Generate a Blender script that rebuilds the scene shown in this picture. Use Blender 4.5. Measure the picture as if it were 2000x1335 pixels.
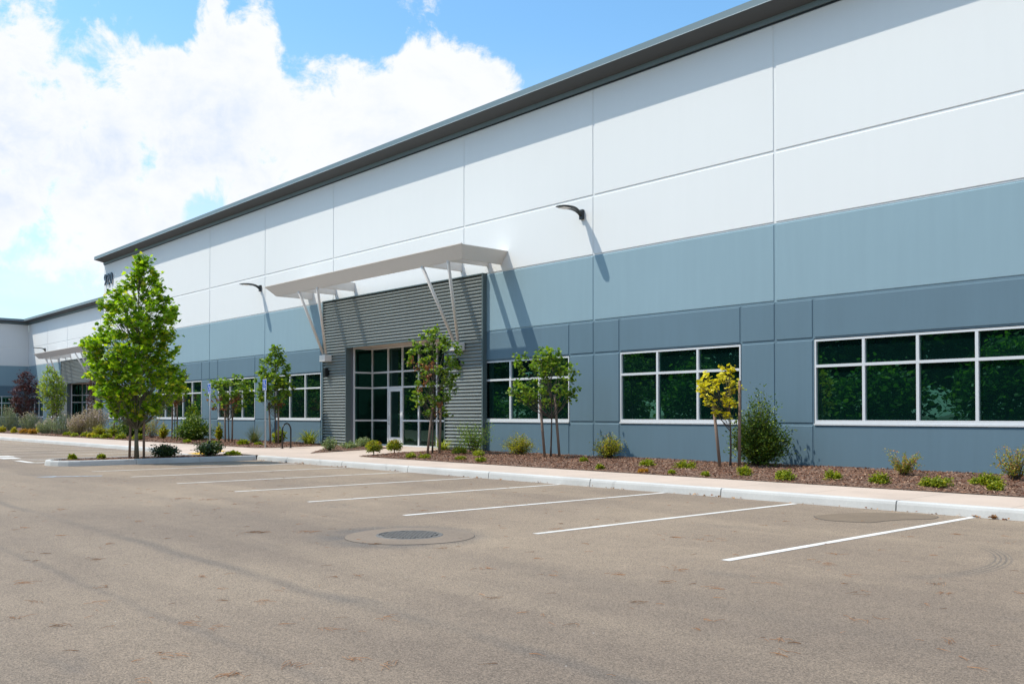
import bpy, math, random
import numpy as np
from mathutils import Vector, Matrix, Euler

for o in list(bpy.data.objects):
    bpy.data.objects.remove(o, do_unlink=True)
SC = bpy.context.scene
COL = SC.collection
R = math.radians

# ------------------------------------------------------------------ camera
CY, CZ = -19.6428, 1.4336
YAW, PIT = 0.8453, 0.0143
cam = bpy.data.cameras.new('camera')
camo = bpy.data.objects.new('camera', cam)
COL.objects.link(camo)
cam.sensor_width = 36.0
cam.lens = 36.0 * 1811.37 / 2000.0
cam.shift_y = 116.5 / 2000.0
cam.clip_start = 0.1
cam.clip_end = 3000
camo.location = (0, CY, CZ)
camo.rotation_euler = (math.pi / 2 + PIT, 0.0, YAW)
SC.camera = camo
CR = Vector((math.cos(YAW), math.sin(YAW), 0))      # camera right, used to orient crowns
CF = Vector((-math.sin(YAW), math.cos(YAW), 0))

# ------------------------------------------------------------------ sun and sky
SUN = Vector((1.0, 1.05, -2.2)).normalized()          # direction the light travels
sl = bpy.data.lights.new('sun', 'SUN')
sl.energy = 2.85
sl.angle = R(0.5)
sl.color = (1.0, 0.92, 0.80)
so = bpy.data.objects.new('sun', sl)
COL.objects.link(so)
so.rotation_euler = SUN.to_track_quat('-Z', 'Y').to_euler()
so.location = (-20, -20, 40)

W = bpy.data.worlds.new('World')
SC.world = W
W.use_nodes = True
nt = W.node_tree
nt.nodes.clear()


class NG:
    """tiny helper to write node graphs"""
    def __init__(s, nt): s.nt = nt
    def n(s, t, **kw):
        nd = s.nt.nodes.new(t)
        for k, v in kw.items(): setattr(nd, k, v)
        return nd
    def l(s, a, b): s.nt.links.new(a, b)
    def math(s, op, a, b=None, c=None, clamp=False):
        nd = s.nt.nodes.new('ShaderNodeMath'); nd.operation = op; nd.use_clamp = clamp
        for i, v in enumerate((a, b, c)):
            if v is None: continue
            if isinstance(v, (int, float)): nd.inputs[i].default_value = v
            else: s.l(v, nd.inputs[i])
        return nd.outputs[0]
    def vmath(s, op, a, b=None):
        nd = s.nt.nodes.new('ShaderNodeVectorMath'); nd.operation = op
        for i, v in enumerate((a, b)):
            if v is None: continue
            if isinstance(v, (tuple, list, Vector)): nd.inputs[i].default_value = v
            else: s.l(v, nd.inputs[i])
        return nd
    def maprange(s, v, a, b, c, d, kind='SMOOTHSTEP'):
        nd = s.nt.nodes.new('ShaderNodeMapRange'); nd.interpolation_type = kind
        s.l(v, nd.inputs[0])
        for i, x in enumerate((a, b, c, d)): nd.inputs[i + 1].default_value = x
        return nd.outputs[0]
    def noise(s, vec, scale, detail=4, rough=0.5, dist=0.0):
        nd = s.nt.nodes.new('ShaderNodeTexNoise')
        if vec is not None: s.l(vec, nd.inputs['Vector'])
        nd.inputs['Scale'].default_value = scale
        nd.inputs['Detail'].default_value = detail
        nd.inputs['Roughness'].default_value = rough
        nd.inputs['Distortion'].default_value = dist
        return nd.outputs['Fac']
    def mix(s, f, a, b, blend='MIX'):
        nd = s.nt.nodes.new('ShaderNodeMix'); nd.data_type = 'RGBA'; nd.blend_type = blend
        for sock, v in ((nd.inputs[0], f), (nd.inputs[6], a), (nd.inputs[7], b)):
            if isinstance(v, (int, float)): sock.default_value = v
            elif isinstance(v, (tuple, list)): sock.default_value = tuple(v) + ((1,) if len(v) == 3 else ())
            else: s.l(v, sock)
        return nd.outputs[2]
    def scalev(s, vec, sc):
        nd = s.nt.nodes.new('ShaderNodeVectorMath'); nd.operation = 'MULTIPLY'
        s.l(vec, nd.inputs[0]); nd.inputs[1].default_value = sc
        return nd.outputs[0]


g = NG(nt)
sky = g.n('ShaderNodeTexSky', sky_type='NISHITA')
sky.sun_disc = False
sky.sun_elevation = R(56.6)
sky.sun_rotation = R(223.6)
sky.air_density = 1.0
sky.dust_density = 1.0
sky.ozone_density = 1.0
tc = g.n('ShaderNodeTexCoord')
D = g.vmath('NORMALIZE', tc.outputs['Generated']).outputs[0]
# cloud banks: (direction, radius) of each bank; the last are out of view, added as fill light
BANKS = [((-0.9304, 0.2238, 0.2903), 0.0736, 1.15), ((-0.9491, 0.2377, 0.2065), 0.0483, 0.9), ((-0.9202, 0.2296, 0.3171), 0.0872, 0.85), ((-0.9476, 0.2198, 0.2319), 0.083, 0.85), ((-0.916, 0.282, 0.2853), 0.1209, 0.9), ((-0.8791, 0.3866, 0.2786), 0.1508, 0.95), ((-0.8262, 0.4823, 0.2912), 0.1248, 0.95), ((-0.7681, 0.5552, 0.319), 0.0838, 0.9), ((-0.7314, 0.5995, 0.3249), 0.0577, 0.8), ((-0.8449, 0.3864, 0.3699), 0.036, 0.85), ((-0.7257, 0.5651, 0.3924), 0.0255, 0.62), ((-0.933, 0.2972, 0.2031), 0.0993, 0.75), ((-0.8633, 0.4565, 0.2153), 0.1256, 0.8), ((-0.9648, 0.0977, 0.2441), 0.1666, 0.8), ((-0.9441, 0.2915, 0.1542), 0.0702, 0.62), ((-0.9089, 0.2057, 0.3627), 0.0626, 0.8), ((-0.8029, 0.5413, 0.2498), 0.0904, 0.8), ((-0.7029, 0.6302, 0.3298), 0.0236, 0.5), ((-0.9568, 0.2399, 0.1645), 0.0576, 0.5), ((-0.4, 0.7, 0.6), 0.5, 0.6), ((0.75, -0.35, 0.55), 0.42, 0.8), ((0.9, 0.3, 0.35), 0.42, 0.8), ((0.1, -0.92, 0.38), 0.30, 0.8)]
HOLES = [((-0.6978, 0.5916, 0.4038), 0.05, 0.7), ((-0.5701, 0.7047, 0.4223), 0.1568, 1.2), ((-0.7903, 0.4609, 0.4036), 0.0594, 0.8), ((-0.8642, 0.3343, 0.3761), 0.0346, 0.55), ((-0.759, 0.5113, 0.403), 0.0402, 0.7), ((-0.9588, 0.2338, 0.1616), 0.0217, 0.2), ((-0.903, 0.3815, 0.1978), 0.0221, 0.4), ((-0.6575, 0.6661, 0.3523), 0.031, 0.8), ((-0.8783, 0.2969, 0.3747), 0.0223, 0.3)]
wn = g.n('ShaderNodeTexNoise'); g.l(D, wn.inputs['Vector']); wn.inputs['Scale'].default_value = 9; wn.inputs['Detail'].default_value = 6
DW = g.vmath('ADD', D, g.scalev(g.vmath('SUBTRACT', wn.outputs['Color'], (0.5, 0.5, 0.5)).outputs[0], (0.11, 0.11, 0.11))).outputs[0]
acc = None
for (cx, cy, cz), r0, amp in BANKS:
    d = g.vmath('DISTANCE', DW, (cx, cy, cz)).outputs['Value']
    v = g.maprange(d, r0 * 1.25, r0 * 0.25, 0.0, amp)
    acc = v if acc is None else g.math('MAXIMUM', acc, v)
for (cx, cy, cz), r0, amp in HOLES:
    d = g.vmath('DISTANCE', DW, (cx, cy, cz)).outputs['Value']
    acc = g.math('SUBTRACT', acc, g.maprange(d, r0 * 1.2, r0 * 0.3, 0.0, amp))
n1 = g.noise(D, 6.0, 15, 0.63, 0.35)
n2 = g.noise(D, 22.0, 8, 0.65, 0.3)
n3 = g.noise(D, 2.2, 3, 0.5)
dens = g.math('ADD', acc, g.math('MULTIPLY', g.math('SUBTRACT', n1, 0.5), 1.9))
dens = g.math('ADD', dens, g.math('MULTIPLY', g.math('SUBTRACT', n2, 0.5), 1.9))
alpha = g.maprange(dens, 0.30, 0.72, 0.0, 1.0)
# thin veil near the horizon
sep = g.n('ShaderNodeSeparateXYZ'); g.l(D, sep.inputs[0])
veil = g.maprange(sep.outputs['Z'], 0.40, 0.04, 0.0, 0.85)
veil = g.math('MULTIPLY', veil, g.maprange(g.noise(g.scalev(D, (1, 1, 3.5)), 3.0, 8, 0.6), 0.3, 0.62, 0.35, 1.0))
thick = g.maprange(g.math('ADD', dens, g.math('MULTIPLY', n3, 0.6)), 0.75, 1.7, 0.0, 1.0)
nsh = g.noise(g.scalev(D, (1, 1, 2.2)), 4.5, 7, 0.6, 0.3)
shade = g.math('MULTIPLY', thick, g.maprange(nsh, 0.38, 0.62, 0.0, 1.0))
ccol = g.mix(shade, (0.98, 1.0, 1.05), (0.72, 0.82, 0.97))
skyc = g.mix(1.0, sky.outputs[0], (0.70, 1.01, 1.10), 'MULTIPLY')
bg1 = g.n('ShaderNodeBackground'); bg1.inputs[1].default_value = 0.145
g.l(skyc, bg1.inputs[0])
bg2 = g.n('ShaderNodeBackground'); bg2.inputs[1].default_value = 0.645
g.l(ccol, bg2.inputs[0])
bg3 = g.n('ShaderNodeBackground'); bg3.inputs[1].default_value = 0.60
bg3.inputs[0].default_value = (0.94, 0.968, 1.0, 1)
mA = g.n('ShaderNodeMixShader'); g.l(veil, mA.inputs[0]); g.l(bg1.outputs[0], mA.inputs[1]); g.l(bg3.outputs[0], mA.inputs[2])
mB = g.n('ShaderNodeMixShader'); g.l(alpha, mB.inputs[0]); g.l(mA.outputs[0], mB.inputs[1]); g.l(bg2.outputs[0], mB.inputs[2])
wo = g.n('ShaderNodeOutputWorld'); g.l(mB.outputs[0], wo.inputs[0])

SC.view_settings.view_transform = 'Standard'
SC.view_settings.look = 'None'
SC.view_settings.exposure = 0.64
SC.view_settings.gamma = 1.0
SC.render.engine = 'CYCLES'
SC.cycles.max_bounces = 6

rng = random.Random(7)
nprng = np.random.default_rng(7)

# ------------------------------------------------------------------ materials
MATS = {}


def mat(name, col=(0.5, 0.5, 0.5), rough=0.6, metal=0.0, build=None, spec=0.5):
    if name in MATS: return MATS[name]
    m = bpy.data.materials.new(name); m.use_nodes = True
    t = m.node_tree; b = t.nodes['Principled BSDF']
    b.inputs['Base Color'].default_value = (*col, 1)
    b.inputs['Roughness'].default_value = rough
    b.inputs['Metallic'].default_value = metal
    b.inputs['Specular IOR Level'].default_value = spec
    if build: build(NG(t), b)
    MATS[name] = m
    return m


def objc(g):
    return g.n('ShaderNodeNewGeometry').outputs['Position']


def painted(col, var=0.05, rough=0.75):
    def f(g, b):
        p = objc(g)
        a = g.noise(g.scalev(p, (3.0, 3.0, 0.25)), 1.5, 5, 0.6)       # faint streaks down the panels
        c = g.noise(p, 0.35, 3, 0.5)
        fine = g.noise(p, 60, 3, 0.6)
        v = g.math('ADD', g.math('MULTIPLY', g.math('SUBTRACT', a, 0.5), var * 2.2), g.math('MULTIPLY', g.math('SUBTRACT', c, 0.5), var * 2.0))
        v = g.math('ADD', v, g.math('MULTIPLY', g.math('SUBTRACT', fine, 0.5), var * 0.5))
        v = g.math('ADD', v, 1.0)
        rgb = g.n('ShaderNodeCombineXYZ')
        for i in range(3): g.l(v, rgb.inputs[i])
        g.l(g.mix(1.0, (*col,), rgb.outputs[0], 'MULTIPLY'), b.inputs['Base Color'])
        bp = g.n('ShaderNodeBump'); bp.inputs['Strength'].default_value = 0.12; bp.inputs['Distance'].default_value = 0.003
        g.l(g.noise(p, 90, 3, 0.6), bp.inputs['Height']); g.l(bp.outputs[0], b.inputs['Normal'])
        b.inputs['Roughness'].default_value = rough
    return f


WHITE = mat('white_paint', build=painted((0.735, 0.75, 0.748), 0.014))
LBLUE = mat('light_blue_paint', build=painted((0.232, 0.345, 0.402), 0.05))
DBLUE = mat('slate_blue_paint', build=painted((0.104, 0.176, 0.226), 0.07))
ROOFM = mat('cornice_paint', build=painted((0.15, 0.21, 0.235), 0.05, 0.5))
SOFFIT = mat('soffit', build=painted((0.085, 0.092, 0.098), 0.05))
RMEM = mat('roof_membrane', (0.5, 0.5, 0.5), 0.9)
ALU = mat('anodised_frame', build=painted((0.62, 0.64, 0.66), 0.03, 0.35))
CANW = mat('canopy_paint', build=painted((0.72, 0.675, 0.63), 0.02, 0.5))
JAMB = mat('jamb_grey', build=painted((0.11, 0.125, 0.145), 0.04, 0.5))
ENTS = mat('entry_soffit', build=painted((0.55, 0.49, 0.43), 0.04))
BLACK = mat('black_metal', (0.012, 0.013, 0.014), 0.35, 0.2)
LAMPG = mat('lamp_grey', (0.035, 0.04, 0.042), 0.4, 0.4)
LENS = mat('lamp_lens', (0.75, 0.68, 0.62), 0.3)
GALV = mat('galvanised', build=painted((0.36, 0.40, 0.43), 0.1, 0.4))
CORR = mat('corrugated_metal', build=painted((0.255, 0.285, 0.28), 0.06, 0.45))
MATS['corrugated_metal'].node_tree.nodes['Principled BSDF'].inputs['Metallic'].default_value = 0.1
TRIM = mat('dark_trim', build=painted((0.09, 0.125, 0.13), 0.05, 0.45))
NUMB = mat('number_face', (0.03, 0.055, 0.09), 0.4, 0.1)
SIGNB = mat('sign_blue', (0.006, 0.085, 0.42), 0.4)
SIGNW = mat('sign_white', (0.8, 0.8, 0.8), 0.4)
YELLOW = mat('detectable_yellow', build=painted((0.72, 0.42, 0.03), 0.1))


def glassf(g, b):
    p = objc(g)
    b.inputs['Base Color'].default_value = (0.002, 0.010, 0.009, 1)
    b.inputs['Roughness'].default_value = 0.0
    b.inputs['IOR'].default_value = 2.15
    b.inputs['Specular Tint'].default_value = (0.32, 0.88, 0.68, 1)
    bp = g.n('ShaderNodeBump'); bp.inputs['Strength'].default_value = 0.09; bp.inputs['Distance'].default_value = 0.02
    g.l(g.noise(p, 1.1, 2, 0.5), bp.inputs['Height']); g.l(bp.outputs[0], b.inputs['Normal'])


GLASS = mat('tinted_glass', build=glassf)


def glassf2(g, b):
    glassf(g, b)
    b.inputs['IOR'].default_value = 1.75


GLASSE = mat('entrance_glass', build=glassf2)


def asphaltf(g, b):
    p = objc(g)
    sx = g.n('ShaderNodeSeparateXYZ'); g.l(p, sx.inputs[0])
    X, Y = sx.outputs['X'], sx.outputs['Y']
    big = g.noise(p, 0.16, 5, 0.6, 0.3)
    lane = g.noise(g.scalev(p, (0.10, 0.9, 1)), 1.0, 5, 0.6, 0.4)
    med = g.noise(p, 3.5, 6, 0.65)
    ag = g.n('ShaderNodeTexVoronoi'); ag.inputs['Scale'].default_value = 125; g.l(p, ag.inputs['Vector'])
    agc = g.n('ShaderNodeSeparateColor'); g.l(ag.outputs['Color'], agc.inputs[0])
    ag2 = g.noise(p, 60, 5, 0.8)
    fine = g.noise(p, 140, 2, 0.6)
    base = g.mix(g.maprange(g.math('ADD', g.math('MULTIPLY', big, 0.6), g.math('MULTIPLY', lane, 0.4)), 0.38, 0.64, 0, 1), (0.215, 0.161, 0.116), (0.300, 0.227, 0.158))
    # the drive lane (towards the camera) is greyer and darker than the stalls
    dl = g.maprange(g.math('ADD', Y, g.math('MULTIPLY', g.math('SUBTRACT', big, 0.5), 5.0)), -15.6, -11.0, 0.0, 1.0)
    base = g.mix(dl, g.mix(1.0, base, (0.86, 0.87, 0.89), 'MULTIPLY'), base)
    # darker seams left by the paver and by tyres, running along the lane
    for a_, b_, c_, wd, st in SEAMS:
        dd = g.math('ADD', g.math('ADD', g.math('MULTIPLY', X, a_), g.math('MULTIPLY', Y, b_)), c_)
        dd = g.math('ADD', dd, g.math('MULTIPLY', g.math('SUBTRACT', g.noise(p, 0.5, 3, 0.5), 0.5), 0.35))
        mk = g.maprange(g.math('ABSOLUTE', dd), wd, 0.0, 0.0, st)
        mk = g.math('MULTIPLY', mk, g.maprange(g.noise(p, 0.35, 4, 0.6), 0.34, 0.56, 0.3, 1.0))
        base = g.mix(mk, base, (0.10, 0.086, 0.075))
    # soft dark stains
    st = g.maprange(g.noise(g.scalev(p, (0.5, 1.2, 1)), 0.55, 5, 0.6, 0.6), 0.60, 0.76, 0.0, 0.38)
    base = g.mix(st, base, (0.105, 0.097, 0.09))
    # grime round the manhole collar
    dm = g.vmath('DISTANCE', p, (-9.12, -13.34, 0.0)).outputs['Value']
    base = g.mix(g.math('MULTIPLY', g.maprange(dm, 1.2, 0.72, 0, 0.75), g.maprange(g.noise(p, 3.0, 3, 0.5), 0.3, 0.6, 0.4, 1)), base, (0.11, 0.098, 0.088))
    # curved tyre scuff near the right hand stalls
    dv = g.vmath('DISTANCE', p, (-5.7, -10.6, 0.0)).outputs['Value']
    ring = g.math('MULTIPLY', g.maprange(g.math('ABSOLUTE', g.math('SUBTRACT', dv, 2.15)), 0.13, 0.05, 0, 1), g.maprange(g.math('SINE', g.math('MULTIPLY', dv, 130.0)), -0.2, 0.8, 0.1, 1))
    ring = g.math('MULTIPLY', ring, g.math('MULTIPLY', g.maprange(X, -4.3, -3.8, 0, 0.6), g.maprange(Y, -11.9, -11.2, 0, 1)))
    base = g.mix(ring, base, (0.10, 0.09, 0.08))
    sp = g.math('ADD', g.math('MULTIPLY', g.math('SUBTRACT', agc.outputs[0], 0.5), 0.85), g.math('MULTIPLY', g.math('SUBTRACT', ag2, 0.5), 1.15))
    sp = g.math('ADD', sp, g.math('MULTIPLY', g.math('SUBTRACT', fine, 0.5), 0.6))
    sp = g.math('ADD', sp, g.math('MULTIPLY', g.math('SUBTRACT', med, 0.5), 0.35))
    sp = g.math('ADD', sp, 1.0)
    rgb = g.n('ShaderNodeCombineXYZ')
    for i in range(3): g.l(sp, rgb.inputs[i])
    c = g.mix(1.0, base, rgb.outputs[0], 'MULTIPLY')
    # scattered pale stones
    v2 = g.n('ShaderNodeTexVoronoi'); v2.inputs['Scale'].default_value = 9; g.l(p, v2.inputs['Vector'])
    s2 = g.n('ShaderNodeSeparateColor'); g.l(v2.outputs['Color'], s2.inputs[0])
    dot = g.math('MULTIPLY', g.maprange(v2.outputs['Distance'], 0.07, 0.04, 0, 1), g.maprange(s2.outputs[0], 0.90, 0.92, 0, 1))
    c = g.mix(g.math('MULTIPLY', dot, 0.8), c, (0.6, 0.57, 0.52))
    g.l(c, b.inputs['Base Color'])
    b.inputs['Roughness'].default_value = 0.88
    bp = g.n('ShaderNodeBump'); bp.inputs['Strength'].default_value = 0.55; bp.inputs['Distance'].default_value = 0.006
    g.l(g.math('ADD', ag2, g.math('MULTIPLY', ag.outputs['Distance'], 0.6)), bp.inputs['Height']); g.l(bp.outputs[0], b.inputs['Normal'])


SEAMS = [(0, 1, 15.83, .15, .50), (0.005, 1, 17.15, .09, .35), (.01, 1, 18.3, .3, .18), (0.02, 1, 13.9, .4, .12)]
ASPH = mat('asphalt', build=asphaltf)


def patchf(col, s=1.0):
    def f(g, b):
        p = objc(g)
        n = g.noise(p, 45, 5, 0.7); n2 = g.noise(p, 2.0, 4, 0.6)
        v = g.math('ADD', g.math('MULTIPLY', g.math('SUBTRACT', n, 0.5), 1.0), g.math('ADD', g.math('MULTIPLY', g.math('SUBTRACT', n2, 0.5), 0.4), 1.0))
        rgb = g.n('ShaderNodeCombineXYZ')
        for i in range(3): g.l(v, rgb.inputs[i])
        g.l(g.mix(1.0, col, rgb.outputs[0], 'MULTIPLY'), b.inputs['Base Color'])
        b.inputs['Roughness'].default_value = 0.9
        bp = g.n('ShaderNodeBump'); bp.inputs['Strength'].default_value = 0.6; bp.inputs['Distance'].default_value = 0.006
        g.l(n, bp.inputs['Height']); g.l(bp.outputs[0], b.inputs['Normal'])
    return f


PATCH = mat('asphalt_patch', build=patchf((0.185, 0.136, 0.092)))
PATCH2 = mat('asphalt_ring', build=patchf((0.215, 0.165, 0.122)))
SOOT = mat('sealed_crack', build=patchf((0.10, 0.082, 0.068)))
IRON = mat('cast_iron', build=patchf((0.15, 0.142, 0.132)))


def linef(g, b):
    p = objc(g)
    w = g.maprange(g.math('ADD', g.math('MULTIPLY', g.noise(p, 28, 6, 0.75), 0.6), g.math('MULTIPLY', g.noise(p, 1.7, 3, 0.5), 0.4)), 0.36, 0.46, 0.0, 1.0)
    n = g.noise(p, 2.5, 3, 0.5)
    c = g.mix(g.maprange(n, 0.3, 0.7, 0, 1), (0.62, 0.58, 0.53), (0.74, 0.72, 0.69))
    g.l(g.mix(w, (0.30, 0.27, 0.24), c), b.inputs['Base Color'])
    b.inputs['Roughness'].default_value = 0.8


LINE = mat('line_paint', build=linef)


def linebf(g, b):
    p = objc(g)
    w = g.maprange(g.noise(p, 10, 6, 0.7), 0.42, 0.58, 0.0, 1.0)
    g.l(g.mix(w, (0.27, 0.27, 0.27), (0.38, 0.46, 0.56)), b.inputs['Base Color'])


LINEB = mat('faded_blue_paint', build=linebf)


def concf(col, lines=None, stain=0.4):
    def f(g, b):
        p = objc(g)
        n = g.noise(p, 0.8, 5, 0.6, 0.3); n2 = g.noise(p, 40, 4, 0.6)
        c = g.mix(g.maprange(n, 0.35, 0.7, 0, 1), col, tuple(x * 0.86 for x in col))
        v = g.math('ADD', g.math('MULTIPLY', g.math('SUBTRACT', n2, 0.5), 0.22), 1.0)
        rgb = g.n('ShaderNodeCombineXYZ')
        for i in range(3): g.l(v, rgb.inputs[i])
        c = g.mix(1.0, c, rgb.outputs[0], 'MULTIPLY')
        s = g.maprange(g.noise(p, 1.6, 6, 0.7, 0.8), 0.60, 0.72, 0, stain)
        c = g.mix(s, c, tuple(x * 0.55 for x in col))
        if lines:
            sx = g.n('ShaderNodeSeparateXYZ'); g.l(p, sx.inputs[0])
            md = g.math('PINGPONG', g.math('ADD', sx.outputs['X'], 0.31), lines / 2)
            l1 = g.maprange(md, 0.012, 0.006, 0, 0.55)
            c = g.mix(l1, c, (0.16, 0.13, 0.11))
        g.l(c, b.inputs['Base Color'])
        b.inputs['Roughness'].default_value = 0.85
        bp = g.n('ShaderNodeBump'); bp.inputs['Strength'].default_value = 0.2; bp.inputs['Distance'].default_value = 0.004
        g.l(n2, bp.inputs['Height']); g.l(bp.outputs[0], b.inputs['Normal'])
    return f


WALK = mat('sidewalk_concrete', build=concf((0.56, 0.445, 0.365), 1.57, 0.12))
KERB = mat('kerb_concrete', build=concf((0.555, 0.55, 0.53), None, 0.6))
WOOD = mat('stake_wood', build=concf((0.23, 0.16, 0.12), None, 0.5))
BARK = mat('bark', build=concf((0.10, 0.075, 0.06), None, 0.5))
BARKG = mat('mottled_bark', build=concf((0.17, 0.16, 0.11), None, 0.6))


def mulchf(g, b):
    p = objc(g)
    v = g.n('ShaderNodeTexVoronoi'); v.inputs['Scale'].default_value = 24
    g.l(g.scalev(p, (1, 1.9, 1)), v.inputs['Vector'])
    s = g.n('ShaderNodeSeparateColor'); g.l(v.outputs['Color'], s.inputs[0])
    c = g.mix(g.maprange(s.outputs[0], 0.1, 0.9, 0, 1), (0.055, 0.027, 0.018), (0.22, 0.12, 0.075))
    c = g.mix(g.maprange(s.outputs[1], 0.8, 0.95, 0, 0.8), c, (0.36, 0.24, 0.17))
    g.l(c, b.inputs['Base Color'])
    b.inputs['Roughness'].default_value = 0.95
    bp = g.n('ShaderNodeBump'); bp.inputs['Strength'].default_value = 0.9; bp.inputs['Distance'].default_value = 0.03
    g.l(s.outputs[2], bp.inputs['Height']); g.l(bp.outputs[0], b.inputs['Normal'])


MULCH = mat('bark_mulch', build=mulchf)


def grassf(g, b):
    p = objc(g)
    g.l(g.mix(g.noise(p, 1.3, 6, 0.7), (0.03, 0.05, 0.012), (0.10, 0.12, 0.035)), b.inputs['Base Color'])
    b.inputs['Roughness'].default_value = 0.9


GRASS = mat('verge_grass', build=grassf)


def leafmat(name, stops, trans=0.35, rough=0.5, big=0.0):
    if name in MATS: return MATS[name]
    m = bpy.data.materials.new(name); m.use_nodes = True
    t = m.node_tree; t.nodes.clear(); g = NG(t)
    geo = g.n('ShaderNodeNewGeometry')
    ri = geo.outputs['Random Per Island']
    if big:
        ri = g.math('ADD', g.math('MULTIPLY', ri, 1 - big), g.math('MULTIPLY', g.maprange(g.noise(geo.outputs['Position'], 1.6, 2, 0.5), 0.35, 0.65, 0, 1), big))
    cr = g.n('ShaderNodeValToRGB'); g.l(ri, cr.inputs[0])
    el = cr.color_ramp.elements
    while len(el) < len(stops): el.new(0.5)
    for e, (ps, c) in zip(el, stops): e.position = ps; e.color = (*c, 1)
    b = g.n('ShaderNodeBsdfPrincipled'); g.l(cr.outputs[0], b.inputs['Base Color'])
    b.inputs['Roughness'].default_value = rough
    b.inputs['Specular IOR Level'].default_value = 0.25
    tr = g.n('ShaderNodeBsdfTranslucent')
    tcx = g.mix(1.0, cr.outputs[0], (1.45, 1.5, 0.55), 'MULTIPLY'); g.l(tcx, tr.inputs[0])
    mx = g.n('ShaderNodeMixShader'); mx.inputs[0].default_value = trans
    g.l(b.outputs[0], mx.inputs[1]); g.l(tr.outputs[0], mx.inputs[2])
    out = g.n('ShaderNodeOutputMaterial'); g.l(mx.outputs[0], out.inputs[0])
    MATS[name] = m
    return m


L_SYC = leafmat('sycamore_leaf', [(0, (0.08, 0.17, 0.010)), (0.5, (0.22, 0.39, 0.015)), (0.85, (0.43, 0.57, 0.03)), (1, (0.66, 0.58, 0.06))], 0.48)
L_RED = leafmat('redbud_leaf', [(0, (0.055, 0.12, 0.014)), (0.6, (0.16, 0.28, 0.028)), (1, (0.33, 0.40, 0.05))], 0.42)
L_BROWN = leafmat('dried_leaf', [(0, (0.14, 0.045, 0.02)), (1, (0.38, 0.17, 0.08))], 0.3)
L_YEL = leafmat('yellow_leaf', [(0, (0.36, 0.33, 0.012)), (0.5, (0.66, 0.56, 0.02)), (1, (0.80, 0.72, 0.10))], 0.35)
L_PLUM = leafmat('plum_leaf', [(0, (0.035, 0.012, 0.018)), (0.7, (0.09, 0.028, 0.035)), (1, (0.20, 0.07, 0.07))], 0.25)
L_LIME = leafmat('lime_leaf', [(0, (0.12, 0.22, 0.02)), (0.6, (0.27, 0.38, 0.03)), (1, (0.50, 0.48, 0.04))], 0.4)
L_PRIV = leafmat('privet_leaf', [(0, (0.028, 0.066, 0.010)), (0.6, (0.08, 0.15, 0.018)), (1, (0.30, 0.36, 0.05))], 0.28, 0.35)
L_BUSH = leafmat('bush_leaf', [(0, (0.11, 0.14, 0.012)), (0.5, (0.30, 0.31, 0.022)), (0.85, (0.48, 0.44, 0.04)), (1, (0.50, 0.26, 0.07))], 0.4)
L_REDT = leafmat('reddish_leaf', [(0, (0.13, 0.17, 0.02)), (0.55, (0.34, 0.35, 0.035)), (0.8, (0.46, 0.26, 0.09)), (1, (0.48, 0.20, 0.14))], 0.35)
L_LOW = leafmat('groundcover_leaf', [(0, (0.09, 0.14, 0.010)), (0.6, (0.25, 0.30, 0.018)), (1, (0.46, 0.42, 0.035))], 0.35)
L_LOWY = leafmat('golden_leaf', [(0, (0.26, 0.25, 0.02)), (0.6, (0.50, 0.42, 0.03)), (1, (0.62, 0.50, 0.05))], 0.35)
L_LOWO = leafmat('orange_leaf', [(0, (0.30, 0.16, 0.02)), (1, (0.58, 0.30, 0.05))], 0.3)
L_DARK = leafmat('dark_leaf', [(0, (0.018, 0.04, 0.014)), (0.75, (0.045, 0.085, 0.025)), (1, (0.10, 0.15, 0.05))], 0.2, 0.35)
L_SAGE = leafmat('sage_leaf', [(0, (0.16, 0.20, 0.13)), (0.6, (0.28, 0.33, 0.21)), (1, (0.42, 0.44, 0.32))], 0.3)
L_PINK = leafmat('flower_plume', [(0, (0.36, 0.27, 0.28)), (0.6, (0.52, 0.41, 0.45)), (1, (0.62, 0.50, 0.50))], 0.3)
L_TAN = leafmat('dry_stem', [(0, (0.26, 0.22, 0.12)), (1, (0.46, 0.40, 0.27))], 0.3)
L_STRAP = leafmat('strap_leaf', [(0, (0.14, 0.20, 0.02)), (0.5, (0.32, 0.36, 0.05)), (1, (0.60, 0.56, 0.18))], 0.3)
L_SPIKY = leafmat('spiky_leaf', [(0, (0.05, 0.085, 0.03)), (0.7, (0.13, 0.16, 0.06)), (1, (0.30, 0.22, 0.12))], 0.25)
L_VAR = leafmat('variegated_leaf', [(0, (0.10, 0.16, 0.06)), (0.6, (0.24, 0.31, 0.14)), (1, (0.46, 0.48, 0.30))], 0.3)
L_FAR = leafmat('roadside_leaf', [(0, (0.02, 0.055, 0.008)), (0.7, (0.05, 0.11, 0.012)), (1, (0.16, 0.25, 0.03))], 0.35)
L_FARB = leafmat('roadside_bush_leaf', [(0, (0.04, 0.11, 0.012)), (0.6, (0.12, 0.27, 0.025)), (1, (0.36, 0.50, 0.06))], 0.45, 0.4)
L_CHIP = leafmat('mulch_chip', [(0, (0.050, 0.020, 0.012)), (0.5, (0.165, 0.072, 0.042)), (0.85, (0.34, 0.175, 0.105)), (1, (0.55, 0.38, 0.27))], 0.0, 0.9)
L_NEED = leafmat('pine_needle', [(0, (0.28, 0.12, 0.05)), (1, (0.45, 0.24, 0.12))], 0.1, 0.8)
L_LITT = leafmat('leaf_litter', [(0, (0.16, 0.05, 0.025)), (1, (0.50, 0.28, 0.12))], 0.1, 0.8)


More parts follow.
